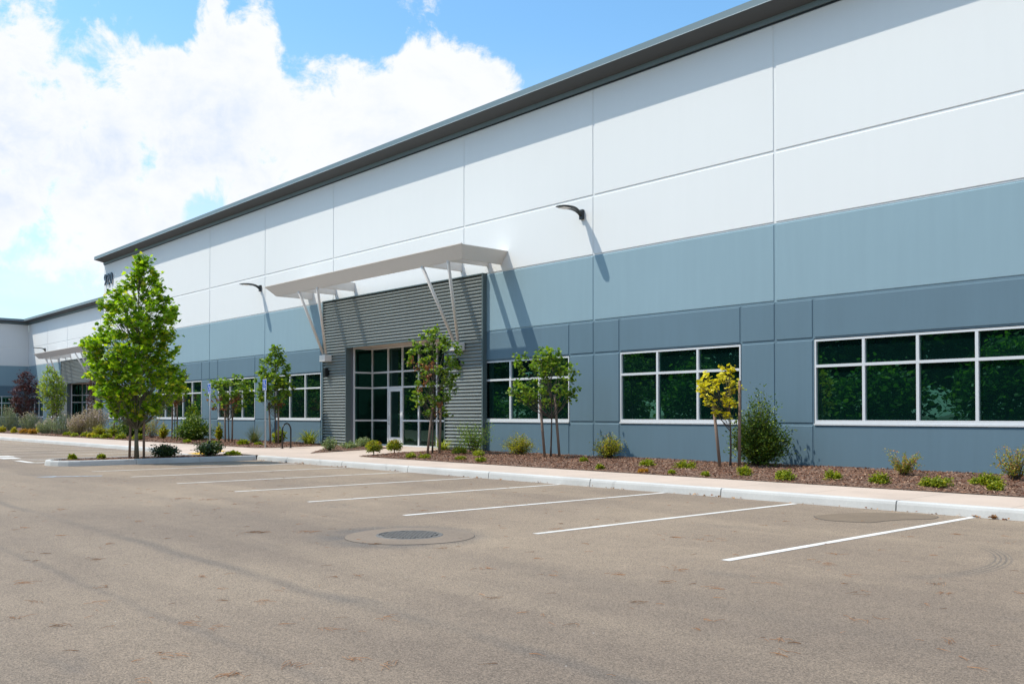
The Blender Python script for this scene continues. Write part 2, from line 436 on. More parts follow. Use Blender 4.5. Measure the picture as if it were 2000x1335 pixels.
# ------------------------------------------------------------------ mesh helpers
class MB:
    def __init__(s): s.v = []; s.f = []; s.m = []; s.sm = []
    def add(s, vs, fs, mi=0, smooth=False):
        b = len(s.v); s.v += [tuple(v) for v in vs]
        for f in fs: s.f.append([b + i for i in f]); s.m.append(mi); s.sm.append(smooth)
    def box(s, x0, x1, y0, y1, z0, z1, mi=0):
        s.add([(x0, y0, z0), (x1, y0, z0), (x1, y1, z0), (x0, y1, z0), (x0, y0, z1), (x1, y0, z1), (x1, y1, z1), (x0, y1, z1)],
              [(0, 3, 2, 1), (4, 5, 6, 7), (0, 1, 5, 4), (1, 2, 6, 5), (2, 3, 7, 6), (3, 0, 4, 7)], mi)
    def bbox(s, x0, x1, y0, y1, z0, z1, b=0.01, mi=0):
        """box with chamfered vertical and horizontal edges (rounded look)"""
        pts = []
        for z, ins in ((z0, b), (z0 + b, 0), (z1 - b, 0), (z1, b)):
            a0, a1, c0, c1 = x0 + ins, x1 - ins, y0 + ins, y1 - ins
            bb = b
            pts += [(a0 + bb, c0, z), (a1 - bb, c0, z), (a1, c0 + bb, z), (a1, c1 - bb, z), (a1 - bb, c1, z), (a0 + bb, c1, z), (a0, c1 - bb, z), (a0, c0 + bb, z)]
        fs = [tuple(range(7, -1, -1)), tuple(range(24, 32))]
        for k in range(3):
            for i in range(8):
                j = (i + 1) % 8
                fs.append((k * 8 + i, k * 8 + j, k * 8 + 8 + j, k * 8 + 8 + i))
        s.add(pts, fs, mi)
    def tube(s, pts, rads, n=8, mi=0, cap=True, smooth=True):
        pts = [Vector(p) for p in pts]
        if not isinstance(rads, (list, tuple)): rads = [rads] * len(pts)
        b = len(s.v); prev = None
        for i, p in enumerate(pts):
            t = (pts[min(i + 1, len(pts) - 1)] - pts[max(i - 1, 0)])
            t = t.normalized() if t.length > 1e-9 else Vector((0, 0, 1))
            if prev is None:
                a = Vector((0, 0, 1)) if abs(t.z) < 0.9 else Vector((1, 0, 0))
                prev = t.cross(a).normalized()
            u = (prev - t * prev.dot(t))
            u = u.normalized() if u.length > 1e-6 else t.orthogonal().normalized()
            prev = u; w = t.cross(u)
            for k in range(n):
                a = 2 * math.pi * k / n
                s.v.append(tuple(p + (u * math.cos(a) + w * math.sin(a)) * rads[i]))
        for i in range(len(pts) - 1):
            for k in range(n):
                j = (k + 1) % n
                s.f.append([b + i * n + k, b + i * n + j, b + (i + 1) * n + j, b + (i + 1) * n + k]); s.m.append(mi); s.sm.append(smooth)
        if cap:
            s.f.append([b + k for k in range(n - 1, -1, -1)]); s.m.append(mi); s.sm.append(False)
            e = b + (len(pts) - 1) * n
            s.f.append([e + k for k in range(n)]); s.m.append(mi); s.sm.append(False)
    def disc(s, c, r, n=32, mi=0):
        s.add([(c[0] + r * math.cos(2 * math.pi * k / n), c[1] + r * math.sin(2 * math.pi * k / n), c[2]) for k in range(n)], [tuple(range(n))], mi)
    def build(s, name, mats, parent=None, M=None, loc=None):
        me = bpy.data.meshes.new(name)
        v = s.v
        if M is not None: v = [tuple(M @ Vector(p)) for p in v]
        me.from_pydata(v, [], s.f)
        if not isinstance(mats, (list, tuple)): mats = [mats]
        for m in mats: me.materials.append(m)
        if len(mats) > 1: me.polygons.foreach_set('material_index', s.m)
        me.polygons.foreach_set('use_smooth', s.sm)
        me.update()
        o = bpy.data.objects.new(name, me); COL.objects.link(o)
        if parent: o.parent = parent
        if loc is not None: o.location = loc
        return o


def thing(name, label, cat, loc=(0, 0, 0), rz=0.0, group=None):
    o = bpy.data.objects.new(name, None); COL.objects.link(o)
    o.empty_display_size = 0.3
    o.location = loc; o.rotation_euler = (0, 0, rz)
    o['label'] = label; o['category'] = cat
    if group: o['group'] = group
    return o


def tag(o, label, cat, group=None, kind=None):
    o['label'] = label; o['category'] = cat
    if group: o['group'] = group
    if kind: o['kind'] = kind
    return o


def struct(o, label=None, cat=None):
    o['kind'] = 'structure'
    if label: o['label'] = label; o['category'] = cat
    return o


def sm(t, a, b):
    t = (t - a) / (b - a); t = min(max(t, 0), 1)
    return t * t * (3 - 2 * t)


YK = -6.15


def gz(x, y):
    """height of the pavement and beds above the parking lot"""
    z = 0.15 + 0.07 * min(max((y - YK) / 6.15, 0), 1)
    r = sm(x, -36.2, -34.9) * (1 - sm(x, -30.8, -29.6)) * (1 - sm(y, -6.1, -4.8))
    return z * (1 - r) + 0.015 * r


# ------------------------------------------------------------------ ground
b = MB()
b.add([(-700, -700, 0), (700, -700, 0), (700, 700, 0), (-700, 700, 0)], [(0, 1, 2, 3)])
struct(b.build('parking_lot', ASPH), 'worn grey brown asphalt parking lot', 'parking lot')

b = MB()
b.add([(-300, -400, 0.03), (200, -400, 0.03), (200, -33, 0.03), (-300, -33, 0.03)], [(0, 1, 2, 3)])
struct(b.build('grass_verge', GRASS), 'grass verge across the lot under the roadside trees', 'grass')

# pavement sheet
b = MB()
xs = [-97.0]
while xs[-1] < 14: xs.append(xs[-1] + (0.4 if -38 < xs[-1] < -28 else 1.5))
ys = [YK + 0.15, -5.8, -5.5, -5.2, -4.9, -4.5, -3.5, -2, -0.5, 1.3]
for i in range(len(xs) - 1):
    for j in range(len(ys) - 1):
        q = [(xs[i], ys[j]), (xs[i + 1], ys[j]), (xs[i + 1], ys[j + 1]), (xs[i], ys[j + 1])]
        b.add([(x, y, gz(x, y)) for x, y in q], [(0, 1, 2, 3)])
b.add([(-97, 1.3, gz(0, 0)), (-61.3, 1.3, gz(0, 0)), (-61.3, 4.7, gz(0, 0)), (-97, 4.7, gz(0, 0))], [(0, 1, 2, 3)])
struct(b.build('sidewalk', WALK), 'pale pinkish concrete sidewalk along the building', 'sidewalk')


# kerbs: real steps with open joints
def kerb_run(b, pts, seg_gap=0.022):
    """pts: list of (x,y) for the kerb's outer foot line; inner side to the left of travel; top follows gz"""
    for (x0, y0), (x1, y1) in zip(pts[:-1], pts[1:]):
        d = Vector((x1 - x0, y1 - y0, 0)); L = d.length; d.normalize(); nrm = Vector((-d.y, d.x, 0))
        p0 = Vector((x0, y0, 0)) + d * seg_gap * 0.5; p1 = Vector((x1, y1, 0)) - d * seg_gap * 0.5
        prof = [(0, -0.05), (0.018, 0.10), (0.03, 0.135), (0.05, 0.15), (0.151, 0.151), (0.151, -0.05)]
        vs = []
        for p in (p0, p1):
            top = gz(p.x, p.y + 0.02) if abs(p.y - YK) < 0.3 else 0.15
            for (o, z) in prof:
                q = p + nrm * o
                zz = z if z < 0 else z / 0.15 * (top + 0.002)
                vs.append((q.x, q.y, zz))
        n = len(prof)
        fs = [(i, i + n, i + 1 + n, i + 1) for i in range(n - 1)]
        fs += [tuple(range(n)), tuple(range(2 * n - 1, n - 1, -1))]
        b.add(vs, fs)


b = MB()
x = -26.0 - 0.5
pts = [(-27.45, YK), (-25.48, YK)]
while pts[-1][0] < 12: pts.append((pts[-1][0] + 3.15, YK))
kerb_run(b, pts)
pts = [(-29.2, YK)]
while pts[-1][0] > -97: pts.append((pts[-1][0] - (0.45 if pts[-1][0] > -37 else 3.15), YK))
pts = pts[::-1]
# small segments near the ramp must not show gaps
kerb_run(b, [p for p in pts if p[0] < -36.9] , 0.012)
kerb_run(b, [p for p in pts if p[0] >= -40.0 and p[0] < -28.9][0:], -0.002)
struct(b.build('kerb', KERB), 'pale concrete kerb along the sidewalk', 'kerb')
# island kerb with rounded nose
b = MB()
IX1, IX0, IY = -27.45, -29.35, -12.1
rr = (IX1 - IX0) / 2
nose = [(IX0 + rr + rr * math.cos(a), IY + rr - 0.0 + rr * math.sin(a)) for a in [math.pi + k * math.pi / 10 for k in range(11)]]
right = [(IX1, IY + rr)] + [(IX1, y) for y in (-9.9, -8.0, YK + 0.0)]
left = [(IX0, y) for y in (YK, -8.2, -10.0)] + [(IX0, IY + rr)]
kerb_run(b, left, 0.01); kerb_run(b, nose, -0.004); kerb_run(b, right, 0.01)
struct(b.build('island_kerb', KERB), 'concrete kerb round the narrow planted island', 'kerb')


# planting beds
def bed_mesh(b, poly, zf, step=0.25, lift=0.012, bump=0.035):
    """grid clipped to a convex polygon"""
    import mathutils.geometry as mg
    xs = [p[0] for p in poly]; ys = [p[1] for p in poly]
    nx = max(1, int((max(xs) - min(xs)) / step)); ny = max(1, int((max(ys) - min(ys)) / step))
    dx = (max(xs) - min(xs)) / nx; dy = (max(ys) - min(ys)) / ny
    from mathutils import noise as mn

    def clip(P, a, c):
        out = []
        def side(p): return (c[0] - a[0]) * (p[1] - a[1]) - (c[1] - a[1]) * (p[0] - a[0])
        for i in range(len(P)):
            p, q = P[i], P[(i + 1) % len(P)]
            sp, sq = side(p), side(q)
            if sp >= 0: out.append(p)
            if (sp > 0 and sq < 0) or (sp < 0 and sq > 0):
                t = sp / (sp - sq); out.append((p[0] + t * (q[0] - p[0]), p[1] + t * (q[1] - p[1])))
        return out
    for i in range(nx):
        for j in range(ny):
            x0 = min(xs) + i * dx; y0 = min(ys) + j * dy
            P = [(x0, y0), (x0 + dx, y0), (x0 + dx, y0 + dy), (x0, y0 + dy)]
            for k in range(len(poly)):
                P = clip(P, poly[k], poly[(k + 1) % len(poly)])
                if len(P) < 3: break
            if len(P) < 3: continue
            vs = []
            for (x, y) in P:
                e = min(1, max(0, min_edge(poly, x, y) / 0.5))
                z = zf(x, y) + lift + bump * e * (1.1 + mn.noise(Vector((x * 0.9, y * 0.9, 0))) + 0.7 * mn.noise(Vector((x * 3.1, y * 3.1, 5))))
                vs.append((x, y, z))
            b.add(vs, [tuple(range(len(vs)))], 0, True)


def min_edge(poly, x, y):
    m = 1e9
    for k in range(len(poly)):
        a, c = poly[k], poly[(k + 1) % len(poly)]
        L = math.hypot(c[0] - a[0], c[1] - a[1])
        m = min(m, abs((c[0] - a[0]) * (y - a[1]) - (c[1] - a[1]) * (x - a[0])) / L)
    return m


BEDA = [(-24.2, -4.42), (13.0, -4.25), (13.0, 0.02), (-25.35, 0.02)]
BEDB = [(-27.25, -4.35), (-28.35, -0.35), (-31.4, -0.35), (-31.5, -1.1)]
BEDC = [(-62, -3.55), (-32.9, -3.55), (-32.4, -3.0), (-32.4, 0.02), (-62, 0.02)]
BEDD = [(-97, -3.55), (-62, -3.55), (-62, 4.6), (-97, 4.6)]
for nm, poly, lab in (('planting_bed', BEDA, 'bark mulch bed in front of the right hand windows'), ('planting_bed', BEDB, 'small wedge of mulch between the entrance paths'),
                      ('planting_bed', BEDC, 'mulch bed left of the entrance'), ('planting_bed', BEDD, 'far mulch bed before the rear building')):
    b = MB(); bed_mesh(b, poly, gz, 0.3 if poly is not BEDD else 1.0)
    struct(b.build(nm, MULCH), lab, 'planting bed')
b = MB()
ISL = [(IX0 + 0.14, YK + 0.02), (IX0 + 0.14, IY + rr)] + [(IX0 + rr + (rr - 0.14) * math.cos(a), IY + rr + (rr - 0.14) * math.sin(a)) for a in [math.pi + k * math.pi / 8 for k in range(1, 8)]] + [(IX1 - 0.14, IY + rr), (IX1 - 0.14, YK + 0.02)]
bed_mesh(b, ISL, lambda x, y: 0.11, 0.25, 0.0, 0.03)
struct(b.build('planting_bed', MULCH), 'mulch inside the kerbed island', 'planting bed')

# stall lines and other markings (one sheet of paint per line)
S0 = -5.4555
for i in range(0, 22):
    xx = S0 - 2.743 * i
    if -30.0 < xx < -27.2: continue
    b = MB()
    y0, y1 = -12.0, YK - 0.03
    if xx < -29.5: y0 = -11.9
    if i % 3 == 1: y1 -= 0.06
    b.add([(xx - 0.05, y0, 0.004), (xx + 0.05, y0, 0.004), (xx + 0.05, y1, 0.004), (xx - 0.05, y1, 0.004)], [(0, 1, 2, 3)])
    struct(b.build('stall_line', LINE), 'white painted parking stall line', 'stall line')
b = MB()
b.add([(-30.45, -12.0, 0.005), (-30.25, -12.0, 0.005), (-30.25, YK - 0.1, 0.005), (-30.45, YK - 0.1, 0.005)], [(0, 1, 2, 3)])
b.add([(-32.0, -12.05, 0.006), (-30.4, -12.05, 0.006), (-30.4, -11.85, 0.006), (-32.0, -11.85, 0.006)], [(0, 1, 2, 3)])
for k in range(7):
    yy = -11.6 + k * 0.8
    b.add([(-32.3, yy, 0.0055), (-30.45, yy + 0.9, 0.0055), (-30.45, yy + 1.02, 0.0055), (-32.3, yy + 0.12, 0.0055)], [(0, 1, 2, 3)])
struct(b.build('hatched_marking', LINE), 'white hatched aisle paint beyond the island', 'road marking')
for (xa, ya) in ((-35.6, -11.5), (-34.0, -11.7)):
    b = MB()
    b.add([(xa - 0.55, ya - 0.30, 0.006), (xa + 0.5, ya - 0.30, 0.006), (xa + 0.5, ya + 0.25, 0.006), (xa - 0.55, ya + 0.25, 0.006)], [(0, 1, 2, 3)])
    struct(b.build('road_marking', LINE), 'wide white paint mark beyond the island', 'road marking')
b = MB()
AX = Vector((-23.05, -13.05, 0.005)); du = Vector((0.40, 0.92, 0)); dv = Vector((0.92, -0.40, 0))
def ap(u, v): return tuple(AX + du * u + dv * v)
b.add([ap(-0.7, 0.0), ap(-0.25, -0.22), ap(-0.25, 0.22)], [(0, 2, 1)])
b.add([ap(-0.25, -0.09), ap(0.75, -0.09), ap(0.75, 0.09), ap(-0.25, 0.09)], [(0, 1, 2, 3)])
struct(b.build('faded_arrow', LINEB), 'faded pale blue arrow painted on the asphalt', 'road marking')

# yellow tactile pad on the ramp
b = MB()
px0, px1, py0, py1 = -33.2, -31.9, -6.05, -5.15
for i in range(6):
    for j in range(5):
        x0 = px0 + (px1 - px0) * i / 6; x1 = px0 + (px1 - px0) * (i + 1) / 6
        y0 = py0 + (py1 - py0) * j / 5; y1 = py0 + (py1 - py0) * (j + 1) / 5
        b.add([(x0, y0, gz(x0, y0) + .012), (x1, y0, gz(x1, y0) + .012), (x1, y1, gz(x1, y1) + .012), (x0, y1, gz(x0, y1) + .012)], [(0, 1, 2, 3)])
for i in range(16):
    for j in range(11):
        x = px0 + 0.06 + i * 0.078; y = py0 + 0.05 + j * 0.08
        b.tube([(x, y, gz(x, y) + 0.01), (x, y, gz(x, y) + 0.018)], [0.014, 0.009], 6)
tag(b.build('tactile_pad', YELLOW), 'yellow tactile warning pad on the kerb ramp behind the island', 'tactile paving')

# asphalt repair patch
b = MB()
pp = [(-6.66, -8.03), (-6.35, -8.0), (-6.1, -7.87), (-6.05, -7.55), (-5.95, -7.2), (-5.75, -6.85), (-5.80, -6.5), (-6.0, -6.35), (-6.35, -6.4), (-6.75, -6.75), (-6.95, -7.2), (-7.0, -7.7)]
import mathutils
cc = (sum(p[0] for p in pp) / len(pp), sum(p[1] for p in pp) / len(pp))
sm_pp = []
for i in range(len(pp)):
    p0, p1, p2, p3 = pp[i - 1], pp[i], pp[(i + 1) % len(pp)], pp[(i + 2) % len(pp)]
    for t in (0, 0.25, 0.5, 0.75):
        q = []
        for a in (0, 1):
            q.append(0.5 * ((2 * p1[a]) + (-p0[a] + p2[a]) * t + (2 * p0[a] - 5 * p1[a] + 4 * p2[a] - p3[a]) * t * t + (-p0[a] + 3 * p1[a] - 3 * p2[a] + p3[a]) * t ** 3))
        sm_pp.append(tuple(q))
N = len(sm_pp)
rim = [(cc[0] + (x - cc[0]) * 1.02, cc[1] + (y - cc[1]) * 1.015, 0.003) for x, y in sm_pp]
b.add(rim + [(x, y, 0.006) for x, y in sm_pp], [(i, (i + 1) % N, N + (i + 1) % N, N + i) for i in range(N)], 1)
b.add([(x, y, 0.006) for x, y in sm_pp], [tuple(range(N))], 0)
struct(b.build('asphalt_patch', [PATCH, SOOT]), 'smooth browner asphalt repair patch near the kerb', 'asphalt patch')

# manhole
MH = Vector((-9.05, -13.24, 0))
t = thing('manhole_cover', 'round cast iron manhole cover with gridded top set in a patched ring', 'manhole cover', MH)
b = MB()
n = 48
ro = [0.76 + 0.012 * math.sin(2 * math.pi * k / n * 3) for k in range(n)]
def ring(b, r0, z0, r1, z1, mi=0):
    vs = [(( r0[k] if isinstance(r0, list) else r0) * math.cos(2 * math.pi * k / n), (r0[k] if isinstance(r0, list) else r0) * math.sin(2 * math.pi * k / n), z0) for k in range(n)]
    vs += [((r1[k] if isinstance(r1, list) else r1) * math.cos(2 * math.pi * k / n), (r1[k] if isinstance(r1, list) else r1) * math.sin(2 * math.pi * k / n), z1) for k in range(n)]
    b.add(vs, [(k, (k + 1) % n, n + (k + 1) % n, n + k) for k in range(n)], mi)
ring(b, [r * 1.008 for r in ro], 0.003, ro, 0.005, 1)
ring(b, ro, 0.005, 0.40, 0.014, 0)
b.build('asphalt_collar', [PATCH2, SOOT], t)
b = MB()
ring(b, 0.40, 0.013, 0.385, 0.020); ring(b, 0.385, 0.020, 0.365, 0.020); ring(b, 0.365, 0.020, 0.362, 0.008)
b.build('frame_ring', IRON, t)
b = MB()
ring(b, 0.362, 0.008, 0.355, 0.012); b.add([(0.355 * math.cos(2 * math.pi * k / n), 0.355 * math.sin(2 * math.pi * k / n), 0.012) for k in range(n)], [tuple(range(n))])
for i in range(-5, 6):
    for j in range(-5, 6):
        x, y = i * 0.062, j * 0.062
        if x * x + y * y < 0.325 ** 2: b.box(x - 0.022, x + 0.022, y - 0.022, y + 0.022, 0.0122, 0.022)
b.build('lid', IRON, t)

# ------------------------------------------------------------------ walls
ZE, ZB1, ZB2, ZB3, ZWT, ZS = 10.95, 7.813, 6.0725, 4.1615, 3.21, 1.215
GD, IN0, IN1 = 0.017, 0.027, 0.042


def cell(b, x0, x1, z0, z1, mi=0, open_top=False):
    b.add([(x0, GD, z0), (x1, GD, z0), (x1, GD, z1), (x0, GD, z1)], [(0, 1, 2, 3)], mi)
    a = [(x0 + IN0, GD - .001, z0 + IN0), (x1 - IN0, GD - .001, z0 + IN0), (x1 - IN0, GD - .001, z1 - IN0), (x0 + IN0, GD - .001, z1 - IN0)]
    c = [(x0 + IN1, 0, z0 + IN1), (x1 - IN1, 0, z0 + IN1), (x1 - IN1, 0, z1 - IN1), (x0 + IN1, 0, z1 - IN1)]
    b.add(a + c, [(4, 5, 6, 7), (0, 1, 5, 4), (1, 2, 6, 5), (2, 3, 7, 6), (3, 0, 4, 7)], mi)


def window(parent, x0, x1, npane, M=None, zb=ZS, zt=ZWT, zm=2.57):
    f = MB()
    w = 0.056
    ya, yb = 0.006, 0.13
    f.box(x0 + .018, x0 + w, ya, yb, zb + .02, zt - .02); f.box(x1 - w, x1 - .018, ya, yb, zb + .02, zt - .02)
    f.box(x0 + w, x1 - w, ya, yb, zt - w - .01, zt - .02); f.box(x0 + w, x1 - w, ya, yb, zb + .02, zb + 0.10)
    f.box(x0 + .01, x1 - .01, -0.028, 0.03, zb - 0.018, zb + 0.018)
    # dark void round the frame
    for k in range(1, npane):
        xm = x0 + (x1 - x0) * k / npane
        f.box(xm - 0.032, xm + 0.032, ya + .003, yb, zb + 0.10, zm - .032); f.box(xm - 0.032, xm + 0.032, ya + .003, yb, zm + .032, zt - w - .01)
    f.box(x0 + w, x1 - w, ya + .001, yb, zm - 0.032, zm + 0.032)
    o = f.build('window', ALU, parent, M)
    for k in range(npane):
        for (a, c) in ((zb + 0.10, zm - .032), (zm + .032, zt - w - .01)):
            gx0 = x0 + (x1 - x0) * k / npane + (w if k == 0 else .032); gx1 = x0 + (x1 - x0) * (k + 1) / npane - (w if k == npane - 1 else .032)
            p = MB(); p.add([(gx0, 0.07, a), (gx1, 0.07, a), (gx1, 0.07, c), (gx0, 0.07, c)], [(0, 1, 2, 3)])
            p.build('pane', GLASS, o, M)
    return o


def facade(parent, joints, wins, gaps, M=None, x_end=None):
    """joints: x of full-height joints; wins: per bay (x0,x1,n) or None; gaps: bays whose lower wall is covered by an entrance"""
    up, mid, low = MB(), MB(), MB()
    mid2, low2 = MB(), MB()
    emid = (list(gaps.values())[0][0] + list(gaps.values())[0][1]) / 2 if gaps else 1e9
    for i in range(len(joints) - 1):
        a, c = joints[i], joints[i + 1]
        cell(up, a, c, ZB1, ZE); cell(up, a, c, ZB2, ZB1)
        up.add([(a, GD, ZE), (c, GD, ZE), (c, GD, ZE + 0.3), (a, GD, ZE + 0.3)], [(0, 1, 2, 3)])
        en = gaps.get(i)
        if a > emid and mid is not mid2: mid_l, low_l = mid, low; mid, low = mid2, low2
        def fit(lo, hi, z0, z1, bb):
            # cut panels where the entrance stands
            if en is None: cell(bb, lo, hi, z0, z1); return
            e0, e1 = en
            if hi <= e0 or lo >= e1: cell(bb, lo, hi, z0, z1); return
            if lo < e0 - 0.1: cell(bb, lo, e0 + 0.03, z0, z1)
            if hi > e1 + 0.1: cell(mid2 if bb is mid else low2 if bb is low else bb, e1 - 0.03, hi, z0, z1)
        fit(a, c, ZB3, ZB2, mid)
        wn = wins[i]
        if wn is None:
            fit(a, c, ZWT, ZB3, low); fit(a, c, ZS, ZWT, low); fit(a, c, -0.05, ZS, low)
        else:
            x0, x1, n = wn
            for lo, hi in ((a, x0), (x0, x1), (x1, c)):
                fit(lo, hi, ZWT, ZB3, low); fit(lo, hi, -0.05, ZS, low)
                if lo != x0: fit(lo, hi, ZS, ZWT, low)
            window(parent, x0, x1, n, M)
    up.build('upper_wall', WHITE, parent, M); mid.build('middle_wall', LBLUE, parent, M); low.build('lower_wall', DBLUE, parent, M)
    if gaps: mid_l.build('middle_wall', LBLUE, parent, M); low_l.build('lower_wall', DBLUE, parent, M)


def cornice(parent, x0, x1, M=None, z=ZE, dep=14.0, miter=(0, 0)):
    """eave along local x; miter shifts the outer edge at each end"""
    def prof(pl, b, mi):
        vs = []
        for x, mt in ((x0, miter[0]), (x1, miter[1])):
            for (y, zz) in pl: vs.append((x + mt * (-y), y, zz + z))
        n = len(pl)
        b.add(vs, [(i, i + n, i + 1 + n, i + 1) for i in range(n - 1)], mi)
        return
    b = MB()
    prof([(0.0, 0.02), (-0.045, 0.02), (-0.05, 0.03), (-0.05, 0.15)], b, 0)
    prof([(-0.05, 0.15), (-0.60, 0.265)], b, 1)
    prof([(-0.60, 0.265), (-0.604, 0.262), (-0.630, 0.262), (-0.630, 0.270)], b, 0)
    prof([(-0.630, 0.270), (-0.604, 0.288)], b, 2)  # highlight along the drip edge put in by a paler material
    prof([(-0.604, 0.288), (-0.606, 0.455), (0.3, 0.47), (0.3, 0.0)], b, 0)
    prof([(0.0, -0.028), (-0.006, -0.028), (-0.006, 0.02), (-0.045, 0.021)], b, 3)  # shadow gap at the wall top painted as a black strip
    for x, mt in ((x0, miter[0]), (x1, miter[1])):
        if mt: continue
        pl = [(0.0, 0.02), (-0.05, 0.03), (-0.05, 0.15), (-0.60, 0.265), (-0.606, 0.455), (0.3, 0.47), (0.3, 0.02)]
        b.add([(x, y, zz + z) for y, zz in pl], [tuple(range(len(pl)))], 0)
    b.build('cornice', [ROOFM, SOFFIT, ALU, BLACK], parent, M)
    b = MB(); b.add([(x0, 0.3, z + 0.1), (x1, 0.3, z + 0.1), (x1, dep, z + 0.1), (x0, dep, z + 0.1)], [(0, 1, 2, 3)])
    b.build('roof', RMEM, parent, M)


def corrugated(b, x0, x1, z0, z1, y, pitch=0.117, amp=0.044, seg=10):
    n = max(2, int(round((z1 - z0) / pitch * seg)))
    vs = []
    for k in range(n + 1):
        z = z0 + (z1 - z0) * k / n
        yy = y - amp * math.cos(2 * math.pi * z / pitch)
        vs += [(x0, yy, z), (x1, yy, z)]
    b.add(vs, [(2 * k, 2 * k + 1, 2 * k + 3, 2 * k + 2) for k in range(n)], 0, True)


def entrance(parent, ox, oy):
    """ribbed metal surround, recessed glazing and canopy; numbers are for the main door, shifted by ox, oy"""
    M = Matrix.Translation((ox, oy, 0))
    X0, X1, H0, H1, ZT, ZO = -33.71, -23.44, -31.9, -25.5, 6.06, 4.12
    y = -0.12
    b = MB()
    corrugated(b, X0 + .03, H0 - .03, 0.16, ZO, y); corrugated(b, H1 + .03, X1 - .03, 0.16, ZO, y); corrugated(b, X0 + .03, X1 - .03, ZO + .0005, ZT - .02, y)
    b.build('ribbed_cladding', CORR, parent, M)
    b = MB()
    b.box(X1 - .03, X1 + .03, y - .05, GD, 0.16, ZT); b.box(X0 - .03, X0 + .03, y - .05, GD, 0.16, ZT)
    b.box(X0 - .03, X1 + .03, y - .055, GD, ZT, ZT + .04)
    b.box(H0 - .035, H0, y - .045, .06, 0.16, ZO); b.box(H1, H1 + .035, y - .045, .06, 0.16, ZO)
    b.box(H0 - .035, H1 + .035, y - .05, y + 0.03, ZO - .03, ZO + .015)
    b.build('cladding_trim', TRIM, parent, M)
    YG = 1.09
    b = MB()
    b.box(H0 - .10, H0 - .0, .061, .17, 0.1, ZO); b.box(H0 - .09, H0 - .001, y, .06, 0.1, ZO - .001)
    b.build('entrance_jamb', JAMB, parent, M)
    b = MB()
    b.box(H1 + .001, H1 + .1, y + 0.03, YG, 0.1, ZO)
    b.build('entrance_jamb', JAMB, parent, M)
    b = MB()
    b.box(H0 - .1, H1 + .1, y + .031, YG + .2, ZO + .002, ZO + .1)
    for xx in (-30.3, -28.6, -27.0): b.tube([(xx, .35, ZO - .006), (xx, .35, ZO + .01)], .06, 16)
    b.build('entrance_soffit', ENTS, parent, M)
    # glazing
    cols = [-31.9, -30.73, -29.75, -28.67, -27.53, -26.5, -25.5]
    zf = 0.21
    rows = [zf + .06, 1.215, 2.52, 3.13, ZO - .05]
    fw = .033
    f = MB()
    f.box(cols[0], cols[-1], YG - .05, YG + .06, ZO - .06, ZO + .001)
    f.box(cols[0], cols[1], YG - .05, YG + .06, zf, zf + .06); f.box(cols[2], cols[-1], YG - .05, YG + .06, zf, zf + .06)
    for i, cx in enumerate(cols): f.box(cx - fw, cx + fw, YG - .055, YG + .06, zf, ZO - .06)
    for i in range(len(cols) - 1):
        for zz in rows[1:4]:
            if i == 1 and zz < 2.4: continue
            f.box(cols[i] + fw, cols[i + 1] - fw, YG - .05, YG + .06, zz - fw, zz + fw)
    # glazed return on the left
    f.box(H0 - .05, H0 + .04, .17, .235, zf, ZO - .002)
    for zz in rows[1:4]: f.box(H0 - .05, H0 + .035, .235, YG - .055, zz - fw, zz + fw)
    f.box(H0 - .05, H0 + .037, .235, YG - .055, zf, zf + .06); f.box(H0 - .05, H0 + .037, .235, YG - .055, ZO - .06, ZO - .003)
    o = f.build('entrance_glazing', ALU, parent, M)
    def pane(vs):
        p = MB(); p.add(vs, [(0, 1, 2, 3)]); p.build('pane', GLASSE, o, M)
    for i in range(len(cols) - 1):
        for k in range(4):
            if i == 1 and k < 2: continue
            a, c, z0, z1 = cols[i] + fw, cols[i + 1] - fw, rows[k] + (fw if k else 0), rows[k + 1] - (fw if k < 3 else .01)
            pane([(a, YG, z0), (c, YG, z0), (c, YG, z1), (a, YG, z1)])
    for k in range(4):
        z0, z1 = rows[k] + (fw if k else 0), rows[k + 1] - (fw if k < 3 else .01)
        pane([(H0, .235, z0), (H0, YG - .055, z0), (H0, YG - .055, z1), (H0, .235, z1)][::1])
    # door
    a, c = cols[1] + fw + .006, cols[2] - fw - .006
    d = MB()
    d.box(a, a + .11, YG - .04, YG + .03, zf + .01, 2.48); d.box(c - .11, c, YG - .04, YG + .03, zf + .01, 2.48)
    d.box(a + .11, c - .11, YG - .04, YG + .03, zf + .01, .56); d.box(a + .11, c - .11, YG - .04, YG + .03, 2.36, 2.48)
    door = d.build('door', ALU, parent, M)
    p = MB(); p.add([(a + .11, YG, .56), (c - .11, YG, .56), (c - .11, YG, 2.36), (a + .11, YG, 2.36)], [(0, 1, 2, 3)]); p.build('pane', GLASSE, door, M)
    h = MB(); h.tube([(a + .055, YG - .04, 1.06), (a + .055, YG - .10, 1.08), (a + .055, YG - .10, 1.36), (a + .055, YG - .04, 1.38)], .012, 8); h.build('handle', GALV, door, M)
    # canopy: open ring of raked fascia beams
    b = MB()
    ZTc, ZBc, YO, YB_, XL, XR, XLb, XRb = 6.70, 6.30, -1.91, -1.65, -35.40, -22.35, -34.90, -22.65
    tw = 0.42
    def beam(o_top, o_bot, i_top, i_bot):
        """each argument is a pair of points (two ends)"""
        vs = [o_top[0], o_top[1], o_bot[0], o_bot[1], i_top[0], i_top[1], i_bot[0], i_bot[1]]
        b.add(vs, [(0, 2, 3, 1), (0, 1, 5, 4), (4, 5, 7, 6), (2, 6, 7, 3), (0, 4, 6, 2), (1, 3, 7, 5)])
    yi = YB_ + 0.07
